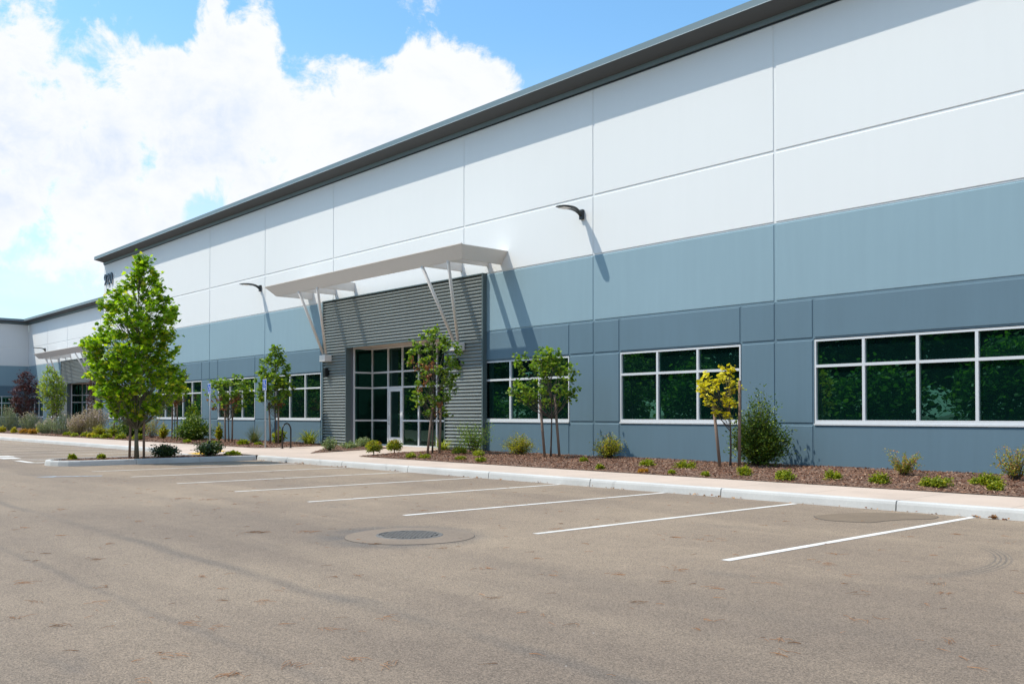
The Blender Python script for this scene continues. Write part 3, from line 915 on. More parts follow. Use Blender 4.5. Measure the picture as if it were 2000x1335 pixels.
    beam([(XL, YO, ZTc), (XR, YO, ZTc)], [(XLb, YB_, ZBc), (XRb, YB_, ZBc)], [(XL + tw + .2, YO + tw, ZTc), (XR - tw - .1, YO + tw, ZTc)], [(XLb + .07, yi, ZBc), (XRb - .07, yi, ZBc)])
    yw = -0.003
    beam([(XR, YO, ZTc), (XR, yw, ZTc)], [(XRb, YB_, ZBc), (XRb, yw, ZBc)], [(XR - tw - .1, YO + tw, ZTc), (XR - tw - .1, yw, ZTc)], [(XRb - .07, yi, ZBc), (XRb - .07, yw, ZBc)])
    beam([(XL, YO, ZTc), (XL, yw, ZTc)], [(XLb, YB_, ZBc), (XLb, yw, ZBc)], [(XL + tw + .2, YO + tw, ZTc), (XL + tw + .2, yw, ZTc)], [(XLb + .07, yi, ZBc), (XLb + .07, yw, ZBc)])
    # thin top flange lip
    b.box(XL, XR, YO - .012, YO + .05, ZTc + .001, ZTc + .03)
    can = b.build('canopy', CANW, parent, M)
    for xs_ in (-33.0, -31.55, -24.75, -23.35):
        q = MB(); q.box(xs_ - .05, xs_ + .05, yi + .02, yw, ZBc + .02, ZTc - .04); q.build('outrigger', CANW, can, M)
    for cx, (xa, xb) in ((-33.25, (-33.0, -31.55)), (-24.60, (-24.75, -23.35))):
        q = MB(); q.bbox(cx - .22, cx + .22, y - .34, y - .02, 3.60, 3.86, .012); q.build('mounting_box', CANW, can, M)
        for k, xt in enumerate((xa, xb)):
            q = MB(); xbq = cx + (-.09 if k == 0 else .09)
            q.tube([(xbq, y - .2, 3.84), (xt, YB_ + .0, ZBc + .02)], .055, 12); q.build('strut', CANW, can, M)
    # wall sconces on the cladding
    for k, cx in enumerate((-33.28, -24.72)):
        s = thing('wall_sconce', 'black wall sconce %s' % SCL[(ox == 0, k)], 'wall lamp', (cx + ox, y + oy - .03, 2.98), 0, 'sconces beside the entrances')
        q = MB(); q.bbox(-.09, .09, -.19, -.04, 0, .36, .012); q.build('body', BLACK, s)
        q = MB(); q.box(-.06, .06, -.04, .02, .10, .26); q.build('back_plate', BLACK, s)
        q = MB(); q.box(-.07, .07, -.17, -.06, -.004, .002); q.build('lens', LENS, s)
    return can


SCL = {(True, 0): 'left of the near glass door', (True, 1): 'right of the near glass door, behind the small tree',
       (False, 0): 'left of the far entrance', (False, 1): 'right of the far entrance behind the large tree'}

J0 = -12.546
w_, ww_, wl_ = 6.0215, 8.5524, 8.0394
js = [J0, J0 - w_, J0 - 2 * w_, J0 - 2 * w_ - ww_, J0 - 3 * w_ - ww_, J0 - 4 * w_ - ww_, J0 - 4 * w_ - ww_ - wl_, J0 - 4 * w_ - ww_ - 2 * wl_]
joints = sorted(js) + [J0 + 8.15, J0 + 8.15 + w_, J0 + 8.15 + 2 * w_]
wins = [(joints[0] + .97, joints[1] - .97, 5), (joints[1] + .97, joints[2] - .97, 5), (joints[2] + .98, joints[3] - .99, 3), (joints[3] + .98, joints[4] - .99, 3), None,
        (joints[5] + .99, joints[6] - 1.0, 3), (joints[6] + 1.0, joints[7] - .98, 3), (joints[7] + 1.02, joints[8] - 1.02, 5), (joints[8] + 1.0, joints[9] - 1.0, 3), (joints[9] + 1.0, joints[10] - 1.0, 3)]
main = thing('warehouse_building', 'long white and blue banded warehouse with ribbed metal entrance, numbered at its left corner', 'building', (joints[0], 0, 0))
main.location = (0, 0, 0)
facade(main, joints, wins, {4: (-33.71, -23.44), 5: (-33.71, -23.44), 3: (-33.71, -23.44)})
cornice(main, joints[0], joints[-1])
b = MB()
b.box(joints[0] + .01, joints[0] + .2, GD + .001, 14, 0, ZE + .3); b.box(joints[-1] - .2, joints[-1] - .01, GD + .001, 14, 0, ZE + .3); b.box(joints[0] + .2, joints[-1] - .2, 13.8, 14, 0, ZE + .3)
b.build('end_wall', WHITE, main)
entrance(main, 0, 0)
# dark room behind the glazing so nothing shines through
b = MB(); b.box(-31.86, -25.46, 1.2, 1.3, 0.0, 4.3); b.build('lobby_wall', JAMB, main)

# rear building: facade further back, then a wing that turns towards the lot
ZE_SAVE = ZE
ZE = 10.06
YM, XW = 4.6, -97.1
rear = thing('rear_building', 'lower matching warehouse wing behind the big tree, turning towards the lot at far left', 'building', (0, 0, 0))
MM = Matrix.Translation((0, YM, 0))
jm = [XW, -90.8, -84.9, -76.35, -70.3, -64.3, -58.3]
wm = [(XW + .55, -92.1, 3), (-90.8 + .98, -84.9 - .99, 3), None, (-76.35 + .99, -71.3, 3), (-69.3, -65.3, 3), None]
facade(rear, jm, wm, {1: (-86.16, -75.89), 2: (-86.16, -75.89), 3: (-86.16, -75.89)}, MM)
cornice(rear, XW + 0.0, -58.3, MM, ZE, 12.0, (1, 0))
entrance(rear, -52.45, YM)
b = MB(); b.box(-84.3, -77.9, YM + 1.2, YM + 1.3, 0.0, 4.3); b.build('lobby_wall', JAMB, rear)
# wing, facade facing +x : local x -> world y, local y -> world -x
MW = Matrix.Translation((XW, 0, 0)) @ Matrix.Rotation(math.pi / 2, 4, 'Z')
facade(rear, [-15.2, -9.2, -2.2, YM], [(-14.2, -10.2, 3), (-8.2, -3.2, 4), (-1.4, 3.56, 4)], {}, MW)
cornice(rear, -15.2, YM, MW, ZE, 12.0, (0, -1))
b = MB(); b.box(XW - 12, XW - .03, -15.2, -15.0, 0, ZE + .3); b.box(XW - 12, XW - 11.8, -15, 17, 0, ZE + .3); b.box(XW - 11.8, -58.4, 16.8, 17, 0, ZE + .3)
b.build('end_wall', WHITE, rear)


# ------------------------------------------------------------------ lamps, number, signs, rack
def wall_lamp(x, y, z, label):
    t = thing('wall_lamp', label, 'wall lamp', (x, y, z), 0, 'area lights on arms along the facade')
    b = MB(); b.bbox(-.075, .075, -.09, 0, -.17, .12, .012); b.build('mounting_bracket', LAMPG, t)
    b = MB()
    sec = [(-.09, -.02, .055, .075), (-.16, .03, .06, .06), (-.25, .07, .085, .045), (-.34, .095, .12, .035), (-.42, .105, .135, .032)]
    def loft(b, sec, mi=0):
        n = 12; vs = []
        for (yy, zc, hw, hh) in sec:
            for k in range(n):
                a = 2 * math.pi * k / n
                cx, cz = math.cos(a), math.sin(a)
                cx = math.copysign(abs(cx) ** .6, cx); cz = math.copysign(abs(cz) ** .6, cz)
                vs.append((hw * cx, yy, zc + hh * cz))
        fs = []
        for i in range(len(sec) - 1):
            for k in range(n): fs.append((i * n + k, (i + 1) * n + k, (i + 1) * n + (k + 1) % n, i * n + (k + 1) % n))
        fs += [tuple(range(n)), tuple(range(len(sec) * n - 1, (len(sec) - 1) * n - 1, -1))]
        b.add(vs, fs, mi, False)
    loft(b, sec); b.build('arm', LAMPG, t)
    b = MB(); loft(b, [(-.42, .105, .145, .035), (-.55, .11, .165, .036), (-.75, .108, .165, .032), (-.92, .095, .15, .026), (-1.0, .085, .12, .02), (-1.04, .08, .06, .012)]); b.build('head', LAMPG, t)
    b = MB(); b.box(-.12, .12, -.90, -.62, .060, .074); b.build('lens', LENS, t)
    return t


wall_lamp(-19.01, 0, 7.35, 'grey area light on a curved arm right of the canopy, nearest of the facade lamps')
wall_lamp(-39.57, 0, 7.28, 'grey area light on a curved arm just left of the near canopy')
wall_lamp(-91.46, YM, 7.40, 'small far area light on the rear building left of its canopy')

num = thing('building_number', 'dark raised street number 920 high on the left corner of the warehouse', 'building number', (-61.05, -0.07, 9.62))
xc = 0.05
for ch in '920':
    cu = bpy.data.curves.new('digit', 'FONT'); cu.body = ch; cu.size = 0.98; cu.extrude = 0.03; cu.offset = 0.012
    to = bpy.data.objects.new('tmp', cu); COL.objects.link(to)
    me = bpy.data.meshes.new_from_object(to)
    bpy.data.objects.remove(to, do_unlink=True)
    me.transform(Matrix.Translation((xc, 0, 0)) @ Matrix.Rotation(math.pi / 2, 4, 'X') @ Matrix.Scale(0.9, 4, (1, 0, 0)))
    me.materials.clear(); me.materials.append(NUMB)
    o = bpy.data.objects.new('digit', me); COL.objects.link(o); o.parent = num
    xc += 0.535


def ada_sign(x, y, h, label):
    z0 = gz(x, y)
    t = thing('parking_sign', label, 'sign', (x, y, z0), 0, 'blue accessible parking signs on posts')
    b = MB(); b.tube([(0, 0, -.02), (0, 0, h)], .03, 10); b.build('post', GALV, t)
    b = MB(); b.bbox(-.155, .155, -.045, -.033, h - .42, h, .003); p = b.build('sign_plate', SIGNW, t)
    b = MB(); b.box(-.140, .140, -.049, -.046, h - .315, h - .015); b.box(-.140, .140, -.049, -.046, h - .405, h - .33); b.build('blue_field', SIGNB, p)
    # wheelchair symbol
    b = MB(); yy = -.053; s = .0095; cx, cz = 0.0, h - .17
    def seg(pts, r):
        for (x0, z0_), (x1, z1) in zip(pts[:-1], pts[1:]):
            d = Vector((x1 - x0, z1 - z0_)); L = d.length; d /= L; n = Vector((-d.y, d.x)) * r; d *= r * .6
            b.add([(x0 + n.x - d.x, yy, z0_ + n.y - d.y), (x0 - n.x - d.x, yy, z0_ - n.y - d.y), (x1 - n.x + d.x, yy, z1 - n.y + d.y), (x1 + n.x + d.x, yy, z1 + n.y + d.y)], [(0, 1, 2, 3)])
    b.add([(cx - .02 + .018 * math.cos(a * .524), yy, cz + .112 + .018 * math.sin(a * .524)) for a in range(12)], [tuple(range(12))])
    seg([(cx - .02, cz + .085), (cx - .018, cz + .01), (cx + .045, cz + .008), (cx + .075, cz - .075), (cx + .10, cz - .065)], .010)
    seg([(cx - .02, cz + .05), (cx + .035, cz + .05)], .008)
    seg([(cx - .012 + .068 * math.cos(a), cz - .035 + .068 * math.sin(a)) for a in [2.0 + k * (6.05 - 2.0) / 14 for k in range(15)]], .0085)
    b.build('wheelchair_symbol', SIGNW, p)
    b = MB(); b.box(-.06, .06, -.053, -.0505, h - .38, h - .355); b.build('small_bar', SIGNW, p)


ada_sign(-36.67, -3.67, 2.54, 'blue accessible parking sign on a post behind the larger dark island bush')
ada_sign(-32.52, -3.30, 2.60, 'blue accessible parking sign on a post beside the tall slim tree')

t = thing('bike_rack', 'black inverted U bicycle rack on the pavement left of the entrance', 'bike rack', (-31.70, -2.85, gz(-31.7, -2.85)), math.atan2(.51, -.26))
b = MB()
pts = [(-.27, 0, 0), (-.27, 0, .66)] + [(-.27 * math.cos(a), 0, .66 + .27 * math.sin(a)) for a in [k * math.pi / 12 for k in range(1, 12)]] + [(.27, 0, .66), (.27, 0, 0)]
b.tube(pts, .027, 10); b.build('hoop', BLACK, t)
for sx in (-.27, .27):
    b = MB(); b.tube([(sx, 0, 0), (sx, 0, .012)], .07, 14); b.build('base_flange', BLACK, t)


# ------------------------------------------------------------------ foliage
LOBED = [(0, 0), (.28, .08), (.50, .02), (.40, .30), (.52, .56), (.24, .56), (0, 1.0), (-.24, .56), (-.52, .56), (-.40, .30), (-.50, .02), (-.28, .08)]
HEART = [(0, .08), (.28, 0), (.50, .25), (.42, .62), (0, 1.0), (-.42, .62), (-.50, .25), (-.28, 0)]
OVAL = [(0, 0), (.24, .35), (.20, .7), (0, 1), (-.20, .7), (-.24, .35)]
LANCE = [(0, 0), (.12, .45), (0, 1), (-.12, .45)]


def add_leaf(b, p, size, shape, up=0.6, r=None, mi=0, dirv=None):
    r = r or rng
    n = Vector((r.gauss(0, .55), r.gauss(0, .55), up + r.random() * .6)).normalized()
    if dirv is None:
        t = Vector((r.gauss(0, 1), r.gauss(0, 1), r.gauss(-.3, .5)))
    else: t = Vector(dirv) + Vector((r.gauss(0, .35), r.gauss(0, .35), r.gauss(0, .25)))
    t = t - n * t.dot(n)
    if t.length < 1e-4: t = n.orthogonal()
    t.normalize(); s = n.cross(t)
    fold = r.uniform(-.25, .1)
    vs = [p + (s * x + t * (y)) * size + n * (abs(x) * fold * size) for x, y in shape]
    b.add(vs, [tuple(range(len(vs)))], mi)


def interp(tab, z):
    for (z0, a0, b0), (z1, a1, b1) in zip(tab[:-1], tab[1:]):
        if z0 <= z <= z1:
            f = (z - z0) / (z1 - z0); return a0 + (a1 - a0) * f, b0 + (b1 - b0) * f
    return tab[-1][1:] if z > tab[-1][0] else tab[0][1:]


def make_tree(name, label, cat, loc, tab, ncl, nleaf, lsize, shape, lmat, trunk_r, trunk_top, bark, seed, stakes=(), brown=None, clr=0.26, depth=0.85, group=None, lean=(0, 0), deadn=0):
    """tab: crown outline as (height, left, right) measured along the lot; cross-sections are ellipses"""
    r = random.Random(seed)
    t = thing(name, label, cat, loc, 0, group)
    cb, wb, db = MB(), MB(), MB()
    z0, z1 = tab[0][0], tab[-1][0]
    # leader
    tp = []
    for k in range(9):
        f = k / 8; z = trunk_top * f
        tp.append(Vector((0, 0, z)) + CR * (lean[0] * f + .02 * math.sin(5 * f + seed)) + CF * (lean[1] * f + .02 * math.cos(4 * f + seed)))
    wb.tube(tp, [trunk_r * (1.25 if k == 0 else 1 - .8 * k / 8) for k in range(9)], 10)
    def axis(z):
        f = min(max(z / trunk_top, 0), 1) * 8; i = min(int(f), 7); return tp[i].lerp(tp[i + 1], f - i)
    tot = [(tab[i][0], tab[i + 1][0], (tab[i + 1][0] - tab[i][0]) * (((tab[i][2] - tab[i][1] + tab[i + 1][2] - tab[i + 1][1]) / 2) ** 1.6)) for i in range(len(tab) - 1)]
    S = sum(x[2] for x in tot)
    cents = []
    for c in range(ncl):
        for tr in range(12):
            q = r.random() * S
            for a, bb, wgt in tot:
                if q <= wgt: break
                q -= wgt
            z = a + (bb - a) * r.random()
            if c < ncl * .07: z = z1 - (z1 - z0) * .22 * (c + .5) / (ncl * .07)
            l, rt = interp(tab, z)
            hw = (rt - l) / 2; mid = (rt + l) / 2
            rad = (r.random() ** .42); an = r.random() * 2 * math.pi
            u = mid + hw * rad * math.cos(an) * .96; d = hw * depth * rad * math.sin(an)
            P = Vector((0, 0, z)) + CR * u + CF * d
            if all((P - Q).length > clr * .55 for Q in cents): break
        cents.append(P)
        # limb from the leader to the cluster
        zb = max(z0 * .75, z - (abs(u) + abs(d)) * r.uniform(.6, 1.0) - .15)
        A = axis(min(zb, trunk_top * .97))
        mdp = A.lerp(P, .5) + Vector((0, 0, -.08 * (P - A).length))
        L = (P - A).length
        wb.tube([A, mdp, P], [trunk_r * .28 * min(1, .35 + L * .35), trunk_r * .17, .004], 5, cap=False)
        isb = brown and r.random() < brown[2] and z < brown[0] and abs(u - brown[1]) < hw * .8
        ntw = 4
        for k in range(ntw):
            dv = Vector((r.gauss(0, 1), r.gauss(0, 1), r.gauss(.35, .7))).normalized()
            out = (P - A); out = out.normalized() if out.length > .01 else dv
            dv = (dv + out * .7).normalized()
            ln = clr * r.uniform(.6, 1.25)
            wb.tube([P - dv * .05, P + dv * ln], [.005, .002], 3, cap=False)
            m = max(2, int(nleaf / ntw))
            for q in range(m):
                f = (q + r.random()) / m
                pos = P + dv * ln * f + Vector((r.gauss(0, 1), r.gauss(0, 1), r.gauss(0, 1))) * clr * .16
                if isb: add_leaf(db, pos, lsize * r.uniform(.5, .85), shape, .1, r)
                else: add_leaf(cb, pos, lsize * r.uniform(.65, 1.2), shape, .55, r)
    cb.build('crown', lmat, t)
    wb.build('trunk', bark, t)
    if db.f: db.build('dried_leaves', L_BROWN, t)
    for (b0, d0, b1, d1, h) in stakes:
        sb = MB()
        p0 = CR * b0 + CF * d0 + Vector((0, 0, -.03)); p1 = CR * b1 + CF * d1 + Vector((0, 0, h))
        sb.tube([p0, p0.lerp(p1, .5), p1], [.038, .037, .035], 10)
        o = sb.build('stake', WOOD, t)
        tb = MB(); q = p0.lerp(p1, .93); ax = axis(q.z)
        tb.tube([q + (q - ax).normalized() * .045, q + Vector((0, 0, .0)) + (ax - q).normalized() * .03 + Vector((0, 0, .015)), ax], .009, 5)
        tb.build('tie', BLACK, t)
    return t


def tabpx(rows, cx, yb, s, k=1.0):
    """outline rows in picture units -> metres"""
    out = [((yb - y) * s, ((l + r_) / 2 - cx - (r_ - l) / 2 * k) * s, ((l + r_) / 2 - cx + (r_ - l) / 2 * k) * s) for y, l, r_ in rows]
    return sorted(out)


def G(x, y): return gz(x, y) if y > YK else 0.13


# large sycamore on the island
s = .0153
make_tree('sycamore_tree', 'large sycamore with bright green lobed leaves on the kerbed island', 'tree', (-28.27, -9.6, .12),
          tabpx([(503, 255, 271), (522, 240, 284), (545, 238, 294), (560, 228, 300), (580, 198, 312), (600, 184, 324), (625, 174, 333), (655, 172, 320), (680, 150, 318), (705, 158, 330), (735, 166, 345), (765, 172, 338), (790, 184, 320), (818, 205, 292)], 253, 894, s),
          310, 29, .14, LOBED, L_SYC, .062, 5.2, BARKG, 3, stakes=((-.20, -.05, -.17, .0, 2.35), (.23, -.05, .20, 0, 2.45)), clr=.25, depth=.9)


def staked(kind, label, loc, rows, cx, yb, s, ncl, nleaf, seed, lmat=None, stakes=(), brown=None, name='redbud_tree', lsize=.088, shape=HEART, top=None, clr=.19, tr=.028, dep=.9):
    tab = tabpx(rows, cx, yb, s, 1.10); ncl = int(ncl * 1.3); nleaf = int(nleaf * 1.2)
    tp = top or (tab[-1][0] * .93)
    return make_tree(name, label, 'tree', loc, tab, ncl, nleaf, lsize, shape, lmat or L_RED, tr, tp, BARK, seed, stakes, brown, clr, dep)


staked('entry', 'young green tree with some dried brown leaves standing before the glass entrance', (-22.9, -2.57, G(-22.9, -2.57)),
       [(646, 838, 860), (665, 812, 880), (690, 790, 900), (715, 800, 898), (740, 808, 886), (765, 796, 900), (790, 806, 880), (812, 826, 868)], 846, 889, .0157, 74, 20, 11,
       stakes=((-.17, -.10, -.02, -.05, 1.45), (.20, -.08, .24, 0, 1.65)), brown=(2.9, -.02, .24))
staked('r2', 'small round headed green tree before the window right of the entrance', (-18.68, -1.62, G(-18.6, -1.62)),
       [(683, 1050, 1078), (698, 1012, 1098), (720, 1006, 1118), (745, 1000, 1126), (770, 1000, 1128), (792, 1030, 1110)], 1076, 896, .0143, 62, 20, 12,
       stakes=((-.17, -.05, -.31, 0, 1.68), (.24, -.05, .10, 0, 1.80)))
staked('yl', 'small bright yellow leaved tree with two pale stakes beside the dark green bush', (-12.56, -1.85, G(-12.5, -1.85)),
       [(722, 1398, 1438), (745, 1378, 1446), (770, 1374, 1452), (795, 1382, 1448), (818, 1405, 1435)], 1432, 915, .0117, 28, 15, 13, lmat=L_YEL, lsize=.085, clr=.17,
       stakes=((-.23, -.05, -.37, 0, 1.45), (.20, -.05, .23, 0, 2.02)), name='yellow_tree')
staked('tl', 'tall slim green tree behind the nearer blue parking sign', (-34.82, -1.7, G(-34, -1.7)),
       [(680, 530, 545), (700, 522, 556), (725, 512, 562), (742, 500, 576), (765, 504, 578), (785, 510, 565), (798, 524, 552)], 538, 868, .0209, 74, 18, 14, lsize=.115, clr=.24,
       stakes=((-.18, -.05, -.27, 0, 1.75), (.16, -.15, .12, 0, 1.8)), brown=(1.75, .05, .4))
staked('rd', 'round headed small tree with brown lower leaves between the two blue parking signs', (-38.98, -1.8, G(-38, -1.8)),
       [(737, 440, 456), (745, 425, 480), (760, 408, 492), (778, 402, 488), (795, 412, 478), (806, 425, 465)], 447, 866, .0226, 58, 18, 15, lsize=.115, clr=.24,
       stakes=((-.14, -.05, -.18, 0, 1.5), (.16, -.05, .16, 0, 1.5)), brown=(2.0, -.25, .55))
staked('rd', 'small green tree partly behind the sycamore crown, left of the tall yellow green shrub', (-45.04, -1.8, G(-45, -1.8)),
       [(748, 330, 352), (762, 312, 364), (780, 308, 362), (797, 318, 352), (802, 326, 348)], 342, 861, .0251, 38, 18, 16, lmat=L_LIME, lsize=.12, clr=.24,
       stakes=((-.14, -.05, -.14, 0, 1.6), (.12, -.05, .10, 0, 1.9)), brown=(1.9, 0, .6))
staked('ru', 'small tree with rusty dried foliage hidden behind the sycamore, staked', (-53.05, -1.9, G(-53, -1.9)),
       [(760, 212, 240), (775, 205, 248), (790, 214, 242), (799, 220, 236)], 228, 851, .0284, 24, 18, 17, lsize=.12, clr=.24,
       stakes=((-.12, -.05, -.12, 0, 1.5), (.14, -.05, .14, 0, 1.6)), brown=(2.6, 0, .8))
staked('pl', 'dark purple leaved plum tree at the far left before the rear wing', (-73.6, -1.5, G(-73, -1.5)),
       [(720, 44, 56), (735, 34, 66), (755, 28, 72), (780, 26, 72), (800, 32, 64), (812, 42, 54)], 48, 836, .037, 130, 18, 18, lmat=L_PLUM, lsize=.14, clr=.30, shape=OVAL,
       stakes=((-.12, -.05, -.16, 0, 1.2), (.20, -.05, .20, 0, 1.7)), name='plum_tree', tr=.05)
staked('li', 'lime green young tree with yellow tips left of the sycamore', (-63.0, -2.4, G(-63, -2.4)),
       [(716, 92, 96), (735, 86, 118), (755, 78, 122), (775, 82, 124), (795, 88, 122), (812, 98, 116)], 106, 846, .0323, 130, 18, 19, lmat=L_LIME, lsize=.13, clr=.28, shape=OVAL,
       stakes=((-.13, -.05, -.10, 0, 1.2), (.14, -.05, .12, 0, 1.8)), name='young_tree')
staked('p2', 'second purple leaved tree seen narrowly between the lime tree and the far ribbed cladding', (-64.9, 0.6, G(-64, 0)),
       [(738, 122, 132), (760, 116, 138), (785, 116, 140), (802, 122, 134)], 128, 838, .0345, 50, 16, 20, lmat=L_PLUM, lsize=.13, clr=.28, shape=OVAL, name='plum_tree')


# ---- shrubs
def blade(b, base, az, lean, L, w, mi=0, droop=1.2, n=5, r=None):
    d = Vector((math.cos(az), math.sin(az), 0)); s = Vector((-d.y, d.x, 0))
    p = Vector(base); a = lean; vs = []
    for k in range(n + 1):
        f = k / n; ww = w * (1 - f ** 2.2) * .5 + .0008
        vs += [tuple(p - s * ww), tuple(p + s * ww)]
        p = p + (d * math.sin(a) + Vector((0, 0, math.cos(a)))) * (L / n); a += droop / n
    b.add(vs, [(2 * k, 2 * k + 1, 2 * k + 3, 2 * k + 2) for k in range(n)], mi, True)


def shrub(kind, x, y, h, w, seed, z=None):
    r = random.Random(seed); b = MB(); rad = w / 2
    mats = None
    if kind in ('low', 'low_l', 'low_y', 'low_o', 'low_orange'):
        mats = [{'low': L_LOW, 'low_l': L_LOW, 'low_y': L_LOWY, 'low_o': L_LOWO, 'low_orange': L_LOWO}[kind], BARK]
        n = int(40 + 260 * min(1.2, w * 1.6)); ls = .05 if y > -5 and x > -30 else .09
        blobs = [(0, 0, 1)] + [(r.uniform(-.65, .65), r.uniform(-.5, .5), r.uniform(.35, .7)) for _ in range(4)]
        for k in range(n):
            bx, by, bs = r.choice(blobs)
            rr_ = r.random() ** .6; a = r.random() * 6.283
            u, v = (bx + rr_ * math.cos(a) * bs * .62) * rad, (by + rr_ * math.sin(a) * bs * .62) * rad
            hh = h * math.sqrt(max(0.05, 1 - rr_ ** 2)) * r.uniform(.35, 1.0) * (.6 + .4 * bs)
            tip = Vector((u * 1.12, v * 1.12, hh))
            if k % 3 == 0: b.tube([(u * .5, v * .5, 0), tip], [.003, .0015], 3, 1, False)
            for q in range(6):
                add_leaf(b, tip * (1 - .09 * q) + Vector((r.gauss(0, .012), r.gauss(0, .012), 0)), ls * r.uniform(.6, 1.1), OVAL, .25, r, 0, (u, v, .09))
    elif kind in ('strap', 'strap_y', 'spiky'):
        mats = [{'strap': L_STRAP, 'strap_y': L_STRAP, 'spiky': L_SPIKY}[kind]]
        n = {'strap': 150, 'strap_y': 75, 'spiky': 170}[kind]
        for k in range(n):
            a = r.random() * 6.283; ln = r.random()
            L = max(h * 1.15, rad * 1.35) * r.uniform(.6, 1.1)
            if kind == 'spiky': blade(b, (r.gauss(0, .05), r.gauss(0, .05), 0), a, r.uniform(.05, .95), L * .95, .014, 0, r.uniform(.0, .7), 4)
            else: blade(b, (r.gauss(0, .07), r.gauss(0, .07), 0), a, .15 + ln * .7, L, .035, 0, r.uniform(.8, 2.0), 6)
        if kind == 'spiky':
            for k in range(500):
                a = r.random() * 6.283; q = r.random() ** .5
                add_leaf(b, Vector((q * rad * .6 * math.cos(a), q * rad * .6 * math.sin(a), r.random() * h * .65 * (1.1 - q))), .05, LANCE, .3, r)
    elif kind in ('sage', 'grass_p'):
        mats = [L_SAGE if kind == 'sage' else L_TAN, L_PINK]
        n = 200
        for k in range(n):
            a = r.random() * 6.283; q = r.random() ** .6
            bx, by = q * rad * .45 * math.cos(a), q * rad * .45 * math.sin(a)
            tx, ty = q * rad * math.cos(a) * 1.02, q * rad * math.sin(a) * 1.02
            L = h * r.uniform(.7, 1.05) * (1.05 - .35 * q * q)
            P0, P1 = Vector((bx, by, 0)), Vector((tx, ty, L))
            b.tube([P0, P0.lerp(P1, .5) + Vector((0, 0, .05)), P1], [.006, .005, .003], 3, 0, False)
            for m in range(9):
                f = .25 + .75 * (m + r.random()) / 9
                pk = 1 if (f > (.62 if kind == 'grass_p' else .93)) else 0
                add_leaf(b, P0.lerp(P1, f) + Vector((r.gauss(0, .03), r.gauss(0, .03), 0)), r.uniform(.07, .13) * (0.8 if pk else 1), LANCE if not pk else OVAL, .1, r, pk, (tx * .5, ty * .5, .8))
    elif kind in ('round',):
        mats = [L_LOW, BARK, L_LOWO]
        b.tube([(0, 0, 0), (0.01, 0, h * .45)], [.02, .012], 6, 1)
        for k in range(950):
            th = math.acos(r.uniform(-.75, 1)); a = r.random() * 6.283; q = r.uniform(.5, 1.18)
            d = Vector((math.sin(th) * math.cos(a), math.sin(th) * math.sin(a), math.cos(th)))
            P = Vector((d.x * rad * q, d.y * rad * q, h * .58 + d.z * h * .42 * q))
            add_leaf(b, P, r.uniform(.045, .075), OVAL, .3, r, 2 if (d.z > .5 and r.random() < .3) else 0, d)
            if k % 8 == 0: b.tube([(0, 0, h * .3), P], [.004, .002], 3, 1, False)
    else:
        # stems with leaves: nstem, leaves per stem, leaf size, shape, spread, taper
        P_ = {'privet': (150, 38, .06, OVAL, L_PRIV, .95), 'upright': (110, 36, .09, OVAL, L_LIME, .5), 'bush': (95, 26, .05, OVAL, L_BUSH, 1.0), 'bush_y': (85, 26, .055, OVAL, L_BUSH, 1.0),
              'loose_red': (46, 30, .045, OVAL, L_REDT, 1.0), 'loose_y': (50, 28, .075, OVAL, L_BUSH, .8), 'loose': (62, 30, .055, OVAL, L_RED, 1.0), 'dark': (70, 26, .085, OVAL, L_DARK, 1.0),
              'leafy': (50, 20, .06, OVAL, L_VAR, 1.0), 'leafy_l': (50, 24, .08, OVAL, L_LOW, 1.0)}[kind]
        ns, nl, ls, shp, lm, spread = P_
        if h > 1.2 and kind == 'privet': ns = 300; ls = .07
        if x < -35: ls *= 1.5; nl = int(nl * .7)
        mats = [lm, BARK]
        for k in range(ns):
            a = r.random() * 6.283; q = r.random() ** .55
            hh = h * r.uniform(.45, 1.0) * (1.0 - .42 * q ** 2)
            if kind == 'privet': hh = h * (1 - .80 * q ** 1.1) * r.uniform(.5, 1.06); hh = max(hh, .12)
            if kind in ('loose_red', 'loose'): hh = h * r.uniform(.35, 1.08)
            tip = Vector((q * rad * spread * math.cos(a), q * rad * spread * math.sin(a), hh))
            if kind == 'privet': tip.z += .18 * q * h * r.random()
            base = Vector((tip.x * .12, tip.y * .12, 0))
            midp = Vector((tip.x * .42, tip.y * .42, tip.z * .55))
            b.tube([base, midp, tip], [.006, .004, .0015], 3, 1, False)
            for m in range(nl):
                f = .30 + .70 * (m + r.random()) / nl
                if f < .5: p = base.lerp(midp, f * 2)
                else: p = midp.lerp(tip, (f - .5) * 2)
                sc = .045 * (w + h) * .8
                p = p + Vector((r.gauss(0, 1), r.gauss(0, 1), r.gauss(0, .8))) * sc * (1 if kind not in ('loose_red', 'loose_y', 'upright') else .5)
                p.z = max(p.z, .01)
                add_leaf(b, p, ls * r.uniform(.6, 1.15), shp, .35, r, 0, (tip.x, tip.y, .25 * h))
    nm = {'low': 'groundcover_shrub', 'low_l': 'groundcover_shrub', 'low_y': 'golden_groundcover', 'low_o': 'orange_groundcover', 'low_orange': 'orange_groundcover', 'strap': 'flax_plant', 'strap_y': 'flax_plant',
          'spiky': 'spiky_shrub', 'sage': 'sage_bush', 'grass_p': 'plume_grass', 'round': 'round_shrub', 'privet': 'leafy_bush', 'upright': 'upright_shrub', 'bush': 'low_bush', 'bush_y': 'low_bush',
          'loose_red': 'red_tipped_shrub', 'loose_y': 'yellow_shrub', 'loose': 'loose_shrub', 'dark': 'dark_bush', 'leafy': 'variegated_shrub', 'leafy_l': 'light_green_shrub'}[kind]
    zz = (z if z is not None else gz(x, y)) + .03
    o = b.build(nm, mats, None, None, (x, y, zz))
    return o


